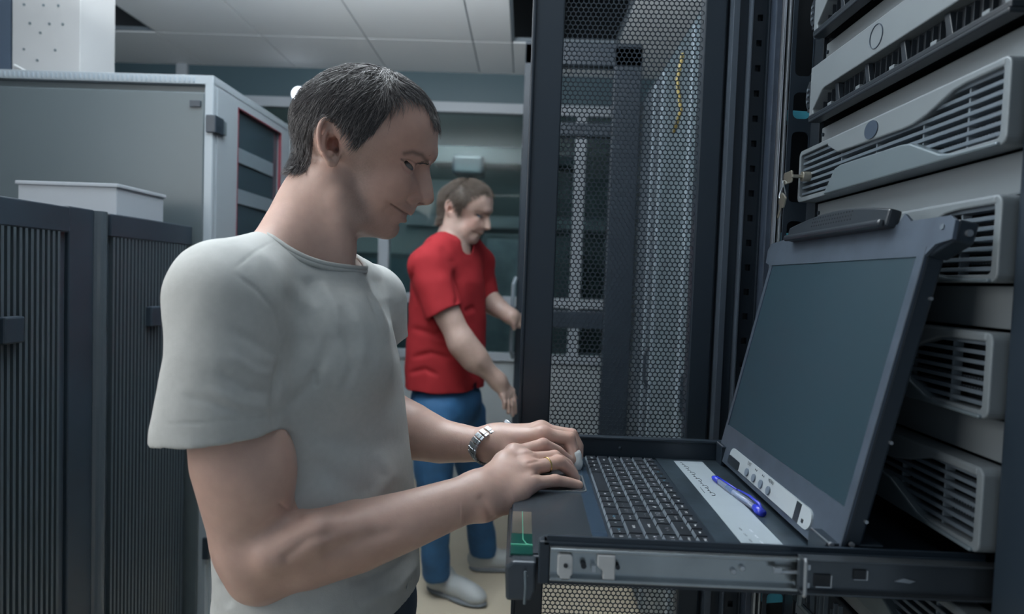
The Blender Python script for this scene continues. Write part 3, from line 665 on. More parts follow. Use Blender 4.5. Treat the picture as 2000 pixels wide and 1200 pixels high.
# ---------------------------------------------------------------- implicit surfaces for bodies and cloth
class Ell:
    def __init__(s,c,r,R=None,k=.004,op=1):
        s.c=np.asarray(c,float); s.r=np.asarray(r,float)*np.ones(3); s.R=R; s.k=k; s.op=op
    def ev(s,p):
        q=p-s.c
        if s.R is not None: q=q@s.R
        a=np.linalg.norm(q/s.r,axis=1)+1e-9; b=np.linalg.norm(q/(s.r*s.r),axis=1)+1e-9
        return a*(a-1)/b
class Tube:
    def __init__(s,pts,rad,k=.004,op=1):
        s.p=[np.asarray(x,float) for x in pts]; s.r=[rad]*len(pts) if np.isscalar(rad) else list(rad); s.k=k; s.op=op
    def ev(s,p):
        d=None
        for i in range(len(s.p)-1):
            a=s.p[i]; ab=s.p[i+1]-a; t=np.clip(((p-a)@ab)/(ab@ab+1e-12),0,1)
            e=np.linalg.norm(p-a-t[:,None]*ab,axis=1)-(s.r[i]+(s.r[i+1]-s.r[i])*t)
            d=e if d is None else np.minimum(d,e)
        return d
class Col_:
    """elliptic column along z: rows (z,cu,cv,a,b) in the axes u,v"""
    def __init__(s,rows,u,v,k=.01,op=1):
        s.rows=np.array(rows,float); s.u=np.array(u); s.v=np.array(v); s.k=k; s.op=op
    def ev(s,p):
        R=s.rows; z=p[:,2]; g=[np.interp(z,R[:,0],R[:,i]) for i in range(1,5)]
        x=p[:,0]*s.u[0]+p[:,1]*s.u[1]-g[0]; y=p[:,0]*s.v[0]+p[:,1]*s.v[1]-g[1]
        a=np.sqrt((x/g[2])**2+(y/g[3])**2)+1e-9; b=np.sqrt((x/g[2]**2)**2+(y/g[3]**2)**2)+1e-9
        d=a*(a-1)/b
        dz=np.maximum(R[0,0]-z,z-R[-1,0])
        return np.where(dz>0,np.sqrt(np.maximum(d,0)**2+dz**2),np.maximum(d,dz))
class Half:
    """keeps the side n.p<d"""
    def __init__(s,n,o,k=.002): s.n=np.array(n,float); s.n/=np.linalg.norm(s.n); s.o=np.array(o,float); s.k=k; s.op=2
    def ev(s,p): return (p-s.o)@s.n
class Grp:
    def __init__(s,ch,k=.01,op=1,R=None,t=None,sc_=1,mir=False,off=0):
        s.ch=ch; s.k=k; s.op=op; s.R=R; s.t=np.zeros(3) if t is None else np.array(t,float); s.sc=sc_; s.mir=mir; s.off=off
    def loc(s,p):
        if s.R is None and s.sc==1: return p
        q=(p-s.t)
        if s.R is not None: q=q@s.R
        q=q/s.sc
        if s.mir: q=q.copy(); q[:,1]=-np.abs(q[:,1])
        return q
    def ev(s,p):
        q=s.loc(p); d=None
        for c in s.ch:
            e=c.ev(q)
            if c.op==1: d=e if d is None else smin(d,e,c.k)
            elif d is None: continue
            elif c.op==-1: d=-smin(-d,e,c.k)
            else: d=-smin(-d,-e,c.k)
        if d is None: d=np.full(len(p),9.)
        return (d+s.off)*s.sc
    def prune(s,c,r):
        q=s.loc(c[None,:]); rr=r/s.sc; out=[]
        for ch in s.ch:
            m=1.35*(rr+ch.k)+.004+abs(s.off)
            if isinstance(ch,Grp):
                g=ch.prune(q[0],rr+ch.k+abs(s.off))
                if g is not None: out.append(g)
            elif ch.op==2 or ch.ev(q)[0]<m: out.append(ch)
        if not any(c_.op==1 for c_ in out): return None
        return Grp(out,s.k,s.op,s.R,s.t,s.sc,s.mir,s.off)
def smin(a,b,k):
    h=np.maximum(k-np.abs(a-b),0)/k
    return np.minimum(a,b)-h*h*k*.25
def mesh_sdf(root,lo,hi,h,B=8,disp=None):
    lo=np.array(lo,float); hi=np.array(hi,float); bs=B*h; SB=6
    nb=np.ceil((hi-lo)/bs).astype(int); N=nb*B+2
    off=np.stack(np.meshgrid(*[np.arange(B+1)]*3,indexing='ij'),-1).reshape(-1,3)
    blocks=[]; vals=[]
    for sx in range(0,nb[0],SB):
        for sy in range(0,nb[1],SB):
            for sz in range(0,nb[2],SB):
                c=lo+(np.array([sx,sy,sz])+SB/2)*bs; r=SB/2*bs*1.7321
                g=root.prune(c,r)
                if g is None: continue
                ii=np.stack(np.meshgrid(*[np.arange(a,min(a+SB,n)) for a,n in zip((sx,sy,sz),nb)],indexing='ij'),-1).reshape(-1,3)
                cc=lo+(ii+.5)*bs; d=g.ev(cc); act=ii[np.abs(d)<bs*.87*1.5+.002]
                for s0 in range(0,len(act),27):
                    a=act[s0:s0+27]; pc=lo+(a.mean(0)+.5)*bs; pr=(np.linalg.norm((a-a.mean(0)),axis=1).max()+.87)*bs
                    g2=g.prune(pc,pr)
                    if g2 is None: continue
                    pts=(lo+(a[:,None,:]*B+off[None])*h).reshape(-1,3)
                    v=g2.ev(pts)
                    if disp is not None: v=v+disp(pts)
                    v=v.astype(np.float32).reshape(len(a),B+1,B+1,B+1)
                    ok=(v.reshape(len(a),-1).min(1)<0)&(v.reshape(len(a),-1).max(1)>0)
                    blocks.append(a[ok]); vals.append(v[ok])
    A=np.concatenate(blocks); V=np.concatenate(vals)
    corners=[(i,j,k) for i in (0,1) for j in (0,1) for k in (0,1)]
    cv=np.stack([V[:,i:i+B,j:j+B,k:k+B] for i,j,k in corners],-1)
    neg=cv<0; m=neg.any(-1)&~neg.all(-1); bi,x,y,z=np.nonzero(m); c8=cv[m]
    cell=A[bi]*B+np.stack([x,y,z],1)
    acc=np.zeros((len(cell),3)); cnt=np.zeros(len(cell))
    for a in range(8):
        for b in range(a+1,8):
            d=np.array(corners[b])-np.array(corners[a])
            if np.abs(d).sum()!=1: continue
            va,vb=c8[:,a],c8[:,b]; s_=(va<0)!=(vb<0); t=np.where(s_,va/(va-vb+1e-20),0)
            acc+=np.where(s_[:,None],np.array(corners[a])+t[:,None]*d,0); cnt+=s_
    pos=lo+(cell+acc/cnt[:,None])*h
    key=lambda c:(c[:,0]*(N[1]+2)+c[:,1])*(N[2]+2)+c[:,2]
    kk=key(cell); order=np.argsort(kk); ks=kk[order]; F=[]
    for ax in range(3):
        sl0=V[:,:B,:B,:B]; sh=[0,0,0]; sh[ax]=1
        sl1=V[:,sh[0]:B+sh[0],sh[1]:B+sh[1],sh[2]:B+sh[2]]
        s_=(sl0<0)!=(sl1<0); bi,x,y,z=np.nonzero(s_); p=A[bi]*B+np.stack([x,y,z],1); inside=sl0[s_]<0
        b=np.eye(3,dtype=int)[(ax+1)%3]; c=np.eye(3,dtype=int)[(ax+2)%3]
        q=[]; good=np.ones(len(p),bool)
        for o_ in (0*b,-b,-b-c,-c):
            cc=p+o_; k2=key(cc); i=np.clip(np.searchsorted(ks,k2),0,len(ks)-1); good&=ks[i]==k2; q.append(order[i])
        q=np.stack(q,1); q[~inside]=q[~inside][:,::-1]; F.append(q[good])
    return pos,np.concatenate(F)
def vnormals(v,f):
    a,b,c,d=(v[f[:,i]] for i in range(4)); n=np.cross(c-a,d-b); out=np.zeros_like(v)
    for i in range(4):
        for j in range(3): out[:,j]+=np.bincount(f[:,i],n[:,j],len(v))
    return out/(np.linalg.norm(out,axis=1,keepdims=True)+1e-12)
def smooth(v,f,it=1,lam=.5):
    for _ in range(it):
        s=np.zeros_like(v); c=np.zeros(len(v))
        for i in range(4):
            for j in (1,3):
                nb_=f[:,(i+j)%4]
                for k in range(3): s[:,k]+=np.bincount(f[:,i],v[nb_,k],len(v))
                c+=np.bincount(f[:,i],minlength=len(v))
        v=v+lam*(s/np.maximum(c,1)[:,None]-v)
    return v
def mesh_obj(name,v,f,m,parent,col=None):
    o0=np.array(parent['_o'],float); me=bpy.data.meshes.new(name)
    me.vertices.add(len(v)); me.vertices.foreach_set('co',(v-o0).astype(np.float32).ravel())
    n=f.shape[1]; me.loops.add(len(f)*n); me.loops.foreach_set('vertex_index',f.astype(np.int32).ravel())
    me.polygons.add(len(f)); me.polygons.foreach_set('loop_start',np.arange(0,len(f)*n,n,dtype=np.int32)); me.polygons.foreach_set('loop_total',np.full(len(f),n,np.int32))
    me.update(calc_edges=True); me.validate()
    me.polygons.foreach_set('use_smooth',np.ones(len(me.polygons),bool)); me.materials.append(m)
    if col is not None:
        a=me.color_attributes.new('Col','FLOAT_COLOR','POINT'); c=np.ones((len(v),4),np.float32); c[:,:3]=col; a.data.foreach_set('color',c.ravel())
    o=bpy.data.objects.new(name,me); COL.objects.link(o); o.parent=parent; o['_o']=tuple(parent['_o']); return o
def toPx(v):
    c=(v-C0)@CM.T; return np.stack([1000+FPX*c[:,0]/c[:,2],600+FPX*c[:,1]/c[:,2]],1)
def polydist(p,pl,closed=False):
    pl=[np.array(q,float) for q in pl]; d=np.full(len(p),1e9)
    if len(pl)==1: return np.linalg.norm(p-pl[0],axis=1)
    for i in range(len(pl)-1+closed):
        a=pl[i]; ab=pl[(i+1)%len(pl)]-a; t=np.clip(((p-a)@ab)/(ab@ab+1e-9),0,1); d=np.minimum(d,np.linalg.norm(p-a-t[:,None]*ab,axis=1))
    return d
def strokew(p,pl,w_):
    pl=[np.array(q,float) for q in pl]; L_=[np.linalg.norm(pl[i+1]-pl[i]) for i in range(len(pl)-1)]; tot=sum(L_); d=np.full(len(p),1e9); s_=np.zeros(len(p)); acc=0
    for i in range(len(pl)-1):
        a=pl[i]; ab=pl[i+1]-a; t=np.clip(((p-a)@ab)/(ab@ab+1e-9),0,1); e=np.linalg.norm(p-a-t[:,None]*ab,axis=1); m=e<d; d=np.where(m,e,d); s_=np.where(m,(acc+t*L_[i])/tot,s_); acc+=L_[i]
    return np.exp(-(d/w_)**2)*np.clip(np.minimum(s_,1-s_)*4.5,0,1)
def inpoly(p,pl):
    pl=np.array(pl,float); c=np.zeros(len(p),bool); j=len(pl)-1
    for i in range(len(pl)):
        a,b=pl[i],pl[j]; k=((a[1]>p[:,1])!=(b[1]>p[:,1]))&(p[:,0]<(b[0]-a[0])*(p[:,1]-a[1])/(b[1]-a[1]+1e-12)+a[0]); c^=k; j=i
    return c
def fbm(p,s):
    a=p*s; return (np.sin(a[:,0]+1.7*np.sin(a[:,1]*.9+.3))+np.sin(a[:,1]*1.13+1.3*np.sin(a[:,2]*1.1+1.))+np.sin(a[:,2]*.91+1.5*np.sin(a[:,0]*1.2+2.)))/3
HS=float(os.environ.get('HS','1'))

# ---------------------------------------------------------------- head (shared sculpt), drawn in a profile frame
H0=P(700,300,.93); hr=(H0-C0)/np.linalg.norm(H0-C0)
az=math.atan2(hr[0],hr[1])*.82; el=math.asin(hr[2])*.45
HL=np.array([math.sin(az)*math.cos(el),math.cos(az)*math.cos(el),math.sin(el)])        # lateral axis, away from the camera
HX=np.cross(HL,CM.T@np.array([0,-1.0,0])); HX/=np.linalg.norm(HX); HZ=np.cross(HX,HL)
HR=np.stack([HX,HL,HZ],1); U=.93/1250
def hp(px,py,y=0):
    """profile drawing coordinates -> head frame, y units to the near side"""
    o=-(C0-H0)@HR*-1; r=ray(px,py)@HR; t=((-y*U)-o[1])/r[1]; q=o+r*t; return q
def he(px,py,y,rx,ry,rz,rot=0,k=6,op=1,yaw=0):
    a=math.radians(rot); b=math.radians(yaw)
    R=np.array([[math.cos(a),0,-math.sin(a)],[0,1,0],[math.sin(a),0,math.cos(a)]])@np.array([[math.cos(b),-math.sin(b),0],[math.sin(b),math.cos(b),0],[0,0,1]])
    return Ell(hp(px,py,y),np.array([rx,ry,rz])*U,R,k*U,op)
def ht(pts,rad,k=5,op=1): return Tube([hp(*p) for p in pts],[r*U for r in rad] if not np.isscalar(rad) else rad*U,k*U,op)
def ey(x): return 84+max(0,(668-x))*.34          # how far the ear stands out
def crp(pts,rad):
    P_=[np.array(p,float) for p in pts]; n=len(P_); out=[]; rr=[]
    for i in range(n-1):
        a,b,c,d=P_[max(i-1,0)],P_[i],P_[i+1],P_[min(i+2,n-1)]
        for t in (0,.25,.5,.75): out.append(.5*(2*b+(c-a)*t+(2*a-5*b+4*c-d)*t*t+(3*b-a-3*c+d)*t**3)); rr.append(rad[i]*(1-t)+rad[i+1]*t)
    return out+[P_[-1]],rr+[rad[-1]]
def ear():
    e=lambda x,y,dy=0:(x,y,ey(x)+dy)
    g=[he(643,270,ey(643)-4,22,4.5,40,-8,2,1,18), he(650,308,ey(650)-3,13,4.5,18,-20,4,1,14), he(655,275,ey(655)-10,16,8,34,0,4,1,18),
       ht(*crp([e(664,280,-4),e(661,258,1),e(654,243,3),e(643,232.5,3),e(631,236,3),e(624,249,4),e(622.5,266,4),e(625,283,3),e(632,299,1),e(643,314,-1),e(653,321,-4)],[3.8,4.8,4.8,4.6,4.6,4.6,4.4,4.2,4.4,5,4.5]),2.5),
       he(643,258,ey(643)+1.5,13,3.2,20,-10,3,-1,18), he(629,275,ey(629)+1.5,2.8,3.5,22,-4,2,-1,18),
       ht(*crp([e(645,246,0),e(637,258,2),e(632,274,3),e(633,290,2.5),e(641,300,1)],[3,4.2,4.6,4.4,4]),2.5), ht([e(644,262,0),e(655,256,-2)],[3,3],3),
       he(649,279,ey(648)+2.5,11.5,8.5,17,-8,3,-1,18), he(656,290,ey(656)-2,7,10,8,0,3,-1,10),
       he(666,290,ey(664)-1,4.2,4.6,9.5,8,3), he(645,299,ey(645)+1,5.5,4.8,5,0,3), he(658,297,ey(657)-2,3.2,9,7,15,1.5,-1)]
    return Grp(g,k=4*U)
def head_group(hair_pad=0):
    skull=Grp([he(714,246,0,129,97,109,0), he(772,262,0,80,82,80,0,30), he(825,300,0,29,52,23,0,16),
      he(736,360,0,64,63,90,6,24), he(763,370,0,43,50,48,8,16), he(786,366,18,28,24,34,10,16), ht([(664,388,58),(700,428,48),(750,446,13)],[24,23,21],20),
      he(757,444,0,23.5,24,24,0,8), he(712,412,0,58,50,52,0,14), he(744,352,42,50,25,50,15,26), he(774,350,46,24,17,15,20,14),
      he(808,302,32,24,24,10,20,8), he(700,250,30,95,70,80,0,30)],k=.004)
    g=[skull,
      he(826,331,30,17,14,11,30,10,-1), he(815,334,44,12,10,8,30,8,-1),
      ht([(829,333,0),(833,355,0),(834.5,386.5,0)],[10.5,10.5,14],9), he(812,368,0,27,15,34,10,12), he(799,404,0,13.5,20,13,0,8),
      he(811,387,14,14,8.5,10,15,6), he(797,376,20,18,14,22,0,12),
      he(823,399,8,8.5,4.2,3.8,-8,1.6,-1),
      he(789,409,0,18.5,27,11,-28,9), he(779,427.5,0,16.5,25,9,-18,7), he(776,402,20,14,14,16,-20,10), he(768,420,20,16,14,18,0,10),
      he(786,440,0,7,26,3.2,-12,6,-1),
      ht([(792,417,6),(799,422,0)],[.8,1.2],1.6,-1),
      he(761,399,37,4,5,5,0,6,-1),
      he(794,324,39,16.6,15.6,15.6,0,4), he(790,336,41,15,12,7,22,8),
      ht([(782,311.5,51),(797,312.5,51),(812,321,42)],[1.0,1.1,1.0],2.5,-1),
      he(797,322,52,17,14,4.6,-40,1.2,-1),
      ear(), he(651,281,86,9.5,13,15,-8,3,-1,10), he(657,291,82,6,10,7,0,2,-1), he(667,290,84,4.6,5.5,9.5,8,3), he(645,300,ey(645)+1,5.5,4.8,5,0,3), ht(*crp([(662,262,86),(656,268,86),(648,268,90)],[3,2.6,2.4]),3)]
    return g
headG=Grp(head_group(),k=.01,R=HR,t=H0,mir=True)
eye_c=hp(794,325,38.0); eye_r=14.6*U

HAIR1=[(858,247),(851,249),(842,234),(835,215),(820,194),(802,185),(784,186),(766,204),(749,232),(738,252),(720,268),(704,284),(694,280),(684,262),(670,244),(655,228),(640,225),(624,232),(614,250),(611,285),(607,320),(598,336),(584,340),(545,330),(520,250),(560,150),(640,100),(740,100),(830,150),(875,220)]
HAIR2=[(862,235),(852,225),(835,214),(800,206),(775,215),(758,240),(742,262),(722,280),(708,312),(694,318),(684,272),(670,246),(655,228),(640,225),(624,232),(614,250),(611,285),(607,320),(600,362),(575,372),(545,350),(520,250),(560,150),(640,100),(740,100),(830,150),(880,220)]
def head_px(v,R,t,s=1):
    """world verts -> profile drawing coordinates of the head (mirrored to the near side) and lateral offset"""
    q=((v-t)@R)/s; lat=-np.abs(q[:,1]); q2=np.stack([q[:,0],lat,q[:,2]],1); w_=q2@HR.T+H0
    return toPx(w_),-lat/U,q
def grad(g,p,e=.0008):
    d=g.ev(p); n=np.stack([g.ev(p+np.eye(3)[i]*e)-d for i in range(3)],1); return d,n/(np.linalg.norm(n,axis=1,keepdims=True)+1e-9)
def hair_strands(name,group,R,t,s,poly,N,segs,lenf,lift,width,flow,m,parent,seed=3,box=.16,seeds=None):
    g=np.random.default_rng(seed); pts=[]
    if seeds is None:
        c=t+R@np.array([0.0,0,.03])*s
        while sum(len(x) for x in pts)<N:
            d=g.normal(size=(4000,3)); d/=np.linalg.norm(d,axis=1,keepdims=True); p=c+d*.11*s
            for _ in range(5):
                dd,n=grad(group,p); p=p-n*dd[:,None]
            px,lat,_q=head_px(p,R,t,s); ok=(np.abs(dd)<.004)&inpoly(px,poly)&~((np.hypot((px[:,0]-643)/27,(px[:,1]-275)/48)<1))
            pts.append(p[ok])
        p=np.concatenate(pts)[:N]
    else: p=seeds
    path=[p-0]; d,n=grad(group,p); ln=lenf*(.7+.6*g.random(len(p)))*U*s/segs; jit=g.normal(size=(len(p),3))*.16
    hgt=g.random(len(p)); px0,_l,_=head_px(p,R,t,s); ln=ln*np.where(px0[:,0]<650,np.clip((372-px0[:,1])/95,.3,1),1)*np.where((px0[:,0]>790)&(px0[:,1]>185),.55,1)*np.where((px0[:,0]>655)&(px0[:,0]<760)&(px0[:,1]>225),.6,1)
    for i in range(segs):
        px,lat,_q=head_px(p,R,t,s); side=np.sign(_q[:,1]); fx,fy=flow(px,lat)
        loc=np.stack([fx,side*.25*np.clip(1-lat/60,0,1),-fy],1)@R.T+jit
        d,n=grad(group,p); tg=loc-n*(loc*n).sum(1,keepdims=True); tg/=np.linalg.norm(tg,axis=1,keepdims=True)+1e-9
        stop=(np.hypot((px[:,0]-642)/23,(px[:,1]-277)/45)<1); p=p+tg*(ln*np.where(stop,.02,1))[:,None]; d,n=grad(group,p); want=lift*U*s*(.25+hgt)*min(1,(i+1)/segs*1.6)*(1+1.1*np.clip((615-px[:,0])/40,0,1)); p=p+n*(want-d)[:,None]*.8; path.append(p)
    path=np.stack(path,1); K=segs+1
    tang=path[:,1:]-path[:,:-1]; tang=np.concatenate([tang,tang[:,-1:]],1); tang/=np.linalg.norm(tang,axis=2,keepdims=True)+1e-9
    ref=g.normal(size=(len(p),1,3)); a=np.cross(tang,ref); a/=np.linalg.norm(a,axis=2,keepdims=True)+1e-9; b=np.cross(tang,a)
    wd=width*U*s*np.interp(np.linspace(0,1,K),[0,.3,1],[.8,1,.15])[None,:,None]
    V=[]
    for k in range(3): V.append(path+wd*(a*math.cos(2*PI*k/3)+b*math.sin(2*PI*k/3)))
    V=np.stack(V,2).reshape(-1,3); base=(np.arange(len(p))*K*3)[:,None,None]; j=np.arange(K-1)[None,:,None]*3; kk=np.arange(3)[None,None,:]; k2=(kk+1)%3
    F=np.stack([base+j+kk,base+j+k2,base+j+3+k2,base+j+3+kk],-1).reshape(-1,4)
    return mesh_obj(name,V,F,m,parent)

# ---------------------------------------------------------------- first man
man=thing('person','man in a light grey t-shirt looking down and typing on the rack console','person',(-.34,.93,0))
A3=lambda px,py,Y:P(px,py,Y)
tu=np.array([.978,-.208]); tv_=np.array([.208,.978])
def tuv(p): return float(p[0]*tu[0]+p[1]*tu[1]),float(p[0]*tv_[0]+p[1]*tv_[1])
rows=[]
for py,cx,a,b in ((1290,630,.140,.182),(1190,630,.141,.182),(1100,632,.140,.176),(1000,626,.137,.172),(900,618,.136,.170),(800,608,.133,.172),(700,598,.129,.176),(630,592,.118,.172),(580,592,.098,.155),(545,594,.072,.125)):
    p=P(cx,py,.95); c=tuv(p); rows.append((p[2],c[0],c[1],a,b))
torso=[Col_(rows,tu,tv_,.05),Tube([A3(585,523,.92),A3(515,532,.86),A3(450,575,.778)],[.050,.055,.064],.05),Tube([A3(622,540,.95),A3(672,552,1.02),A3(722,588,1.11)],[.044,.050,.056],.05),
       Tube([A3(628,598,.90),A3(648,650,.885),A3(652,700,.88)],[.066,.075,.075],.05)]
arm_n=Grp([Tube([A3(452,600,.775),A3(448,740,.765),A3(456,855,.765),A3(462,900,.767),A3(484,1030,.785)],[.046,.050,.0515,.053,.046],.02),Tube([A3(505,1122,.79),A3(500,1080,.79)],[.0345,.041],.03),
  Ell(A3(509,925,.765),[.041,.040,.062],None,.03),
  Tube([A3(515,1090,.79),A3(600,1071,.80),A3(700,1048,.815),A3(798,1016,.835),A3(880,986,.855),A3(932,968,.872)],[.043,.0505,.0455,.0385,.0335,.0285],.03),
  Tube([A3(532,1085,.75),A3(620,1040,.765),A3(690,1030,.785)],[.020,.024,.014],.02),
  Ell(A3(948,995,.855),[.013,.012,.012],None,.012)],k=.02)
def hand(W,wr,M,mr,fingers,k_=.010,extra=()):
    ch=[Tube([W,m],[wr,r],.012) for m,r in zip(M,mr)]+list(extra)
    palm=Grp(ch,k=.01)
    fg=Grp([Tube(f,r,.0015) for f,r in fingers]+[Ell(f[1],[r[1]*1.04]*3,None,.003) for f,r in fingers]+[Ell(f[0]+np.array([0,0,.002]),[r[0]*1.02]*3,None,.006) for f,r in fingers],k=k_)
    return Grp([palm,fg],k=.02)
In,Mn,Rn,Pn=A3(1003,887,.955),A3(1024,899,.945),A3(1032,917,.925),A3(1034,946,.905)
ringF=[Rn,A3(1092,903,.953),A3(1113,920,.962),A3(1124,934,.965)]
hand_n=hand(A3(938,966,.878),.0265,[In,Mn,Rn,Pn],[.0135,.0135,.0135,.0125],[
  ([In,A3(1061,869,.985),A3(1090,882,1.0),A3(1110,899,1.008)],[.0112,.0098,.0086,.0075]),
  ([Mn,A3(1083,893,.968),A3(1108,908,.982),A3(1120,925,.985)],[.0112,.0098,.0088,.0078]),
  (ringF,[.0110,.0100,.0088,.0076]),
  ([Pn,A3(1084,939,.925),A3(1110,943,.935),A3(1130,948,.940)],[.0102,.0086,.0078,.0070]),
  ([A3(985,905,.935),A3(1020,893,.975),A3(1052,889,1.0)],[.014,.011,.009])],
  extra=[Tube([A3(950,975,.872),A3(985,978,.878),A3(1015,962,.890)],[.024,.0195,.015],.014)])
arm_f=Grp([Tube([A3(722,600,1.115),A3(722,700,1.125),A3(715,790,1.13)],[.044,.045,.046],.02),
  Tube([A3(715,795,1.13),A3(800,842,1.11),A3(860,862,1.10),A3(930,869,1.085),A3(975,866,1.075)],[.048,.0500,.0385,.0290,.0265],.03)],k=.02)
If,Mf,Rf,Pf=A3(1060,850,1.04),A3(1057,840,1.065),A3(1049,842,1.09),A3(1038,852,1.11)
idxF=[If,A3(1110,857,1.045),A3(1120,885,1.04),A3(1124,906,1.035)]
hand_f=hand(A3(972,866,1.075),.0265,[If,Mf,Rf,Pf],[.0145,.014,.013,.012],[
  (idxF,[.0118,.0112,.0102,.0092]),
  ([Mf,A3(1116,850,1.066),A3(1129,872,1.062),A3(1129,893,1.058)],[.0115,.0105,.0095,.0085]),
  ([Rf,A3(1102,853,1.09),A3(1118,870,1.09),A3(1120,888,1.088)],[.0108,.0098,.0088,.0078]),
  ([Pf,A3(1082,860,1.11),A3(1098,874,1.11),A3(1102,885,1.108)],[.0098,.0085,.0078,.007]),
  ([A3(990,885,1.05),A3(1030,896,1.015),A3(1058,902,1.0)],[.0145,.012,.010])])
neck=Grp([Tube([A3(655,350,.93),A3(634,415,.925),A3(612,495,.92),A3(600,560,.93)],[.050,.0505,.054,.075],.03),
  Tube([A3(650,345,.895),A3(668,430,.888),A3(672,520,.90)],[.018,.013,.010],.03),Ell(A3(668,490,.925),[.015,.02,.015],None,.02),
  Tube([A3(600,395,.93),A3(572,440,.905),A3(530,500,.86),A3(455,590,.78)],[.028,.029,.032,.036],.06),
  Tube([A3(600,420,.95),A3(640,525,1.0),A3(720,605,1.1)],[.026,.028,.035],.04)],k=.03)
core=Grp([Grp(torso,k=.03),Half((0,0,-1),(0,0,.89))],k=.03,off=.020)
bodyG=Grp([neck,core,headG,Grp([arm_n,hand_n],k=.03),Grp([arm_f,hand_f],k=.03)],k=.03)
hn=.0016*HS
v,f=mesh_sdf(bodyG,(-.62,.60,.80),(.16,1.30,1.80),hn)
v=smooth(v,f,1,.4)
vs=smooth(v,f,int(34/HS),.6); w0=toPx(v); _q=(v-H0)@HR
am=np.clip((905-w0[:,0])/60,0,1)*(_q[:,2]<-.19)+np.clip((-.125-_q[:,2])/.04,0,1)*(np.abs(_q[:,0])<.2)*(w0[:,0]<900); am=np.clip(am,0,1)[:,None]
v=v*(1-am)+vs*am
nrm=vnormals(v,f)
# carve and tint in the profile drawing (both sides of the head get it)
px,lat,q=head_px(v,HR,H0); onhead=(q[:,2]>-.155)&(np.abs(q[:,0])<.16)&(np.abs(q[:,1])<.1)
wx=toPx(v); rr=(v-C0); facing=((nrm*rr).sum(1)<0)
skin=np.array([.53,.355,.295]); col=np.tile(skin,(len(v),1))
def tint(mask,c,a): 
    col[:]=col*(1-(a*mask)[:,None])+np.array(c)*(a*mask)[:,None]
g_=lambda d,w_:np.exp(-(d/w_)**2)
oh=onhead.astype(float)
face=oh*np.clip((px[:,0]-685)/50,0,1)
scalp=(inpoly(px,HAIR1)&onhead&(q[:,2]>-.06)).astype(float)
sb=polydist(px,[(705,330),(690,380),(705,430),(740,452),(775,448)])          # stubble
spk=.5+.5*np.sin(px[:,0]*5.1+2*np.sin(px[:,1]*3.3))*np.sin(px[:,1]*4.7+2*np.sin(px[:,0]*2.9))
tint(g_(sb,38)*oh*np.clip((px[:,0]-650)/55,0,1)*(.55+.45*spk),(.16,.125,.115),.58)
tint(g_(polydist(px,[(785,405),(800,408)]),9)*face,(.20,.15,.13),.4)
tint(g_(polydist(px,[(770,404),(786,411),(799,417)]),5)*face*(lat<34),(.34,.15,.135),.6)
tint(g_(polydist(px,[(778,415),(792,427)]),6)*face*(lat<30),(.36,.16,.145),.6)
tint(g_(polydist(px,[(812,385),(838,390)]),16)*face,(.50,.25,.20),.35)
tint(g_(polydist(px,[(800,260),(780,360),(760,420)]),60)*face,(.56,.31,.24),.55)
tint(g_(polydist(px,[(836,318),(824,303),(806,297),(790,300)]),4.5)*face*(lat>12),(.11,.08,.07),.7)
tint(g_(polydist(px,[(645,275)]),26)*(lat>72)*oh,(.55,.24,.17),.55)
tint(g_(polydist(px,[(649,275),(654,284)]),8)*(lat>60)*oh,(.42,.12,.08),.6); tint(g_(polydist(px,[(658,293)]),5)*(lat>60)*oh,(.12,.04,.035),.85)
tint(g_(polydist(px,[(806,333),(796,319.5),(784,312)]),1.6)*face*(lat>24),(.07,.04,.035),.75)
tint(g_(polydist(px,[(814,321),(801,312.8),(784,310.5)]),1.3)*face*(lat>24),(.20,.11,.09),.5)
tint(g_(polydist(px,[(800,338),(789,331),(784,320)]),2.0)*face*(lat>24),(.42,.19,.16),.5)
for kx in [(1062,862),(1085,890),(1092,900),(1088,935),(1030,893),(1035,910),(1112,850),(1060,840),(948,1002)]: tint(g_(polydist(wx,[kx]),12)*(1-oh),(.50,.27,.21),.4)
tint(scalp,(.045,.040,.042),.93)
tint(g_(polydist(wx,[(520,1150),(600,1120),(760,1085)]),45)*(1-oh),(.44,.27,.20),.4)
# creases of the knuckles and neck, real displacement
def carve(v,pl,w_,a,mask,P2): return v-nrm*((g_(polydist(P2,pl),w_)*mask)*a)[:,None]
fm=facing*(1-oh)
for pl,w_,a in (([(1033,905),(1052,901)],3,.0012),([(1010,890),(1040,885)],3,.0008),([(1040,928),(1056,924)],3,.0014),([(548,985),(566,999),(585,992)],4,.0018),([(556,1000),(590,1010)],4,.0010),
   ([(560,1090),(600,1055),(640,1045)],12,.003),([(640,1080),(700,1055),(760,1040)],14,.003),([(940,975),(955,1000),(960,1010)],8,.002)): v=carve(v,pl,w_,a,fm,wx)
v=carve(v,[(764,400.5),(775,407),(787,414.5),(798,422)],2.3,.0026,oh*(lat<60)*(px[:,0]>755),px); v=carve(v,[(812,379),(799,386),(796,394),(803,401)],2.6,.0016,face,px); v=carve(v,[(795,392),(778,398),(760,404),(752,412)],5,.0010,face,px)
v=carve(v,[(762,398),(757,396)],3.5,.0014,oh*(lat>20),px); v=carve(v,[(700,300),(690,360)],12,.0006,oh,px)
tint(g_(polydist(px,[(765,401),(775,407),(787,414.5),(797,421.5)]),1.9)*face,(.10,.045,.04),.75)
tint(g_(polydist(px,[(826,398.5),(818,397)]),3.2)*face*(lat<14),(.09,.04,.035),.7)
v=carve(v,[(765,401),(765,401)],2.5,.0,oh,px); v=carve(v,[(700,300),(690,360)],12,.0006,oh,px)
v=carve(v,[(784,311),(800,312.5),(814,321)],1.6,.0008,face*(lat>25),px)
v=carve(v,[(792,336),(802,341)],2.5,.0006,face*(lat>25),px)
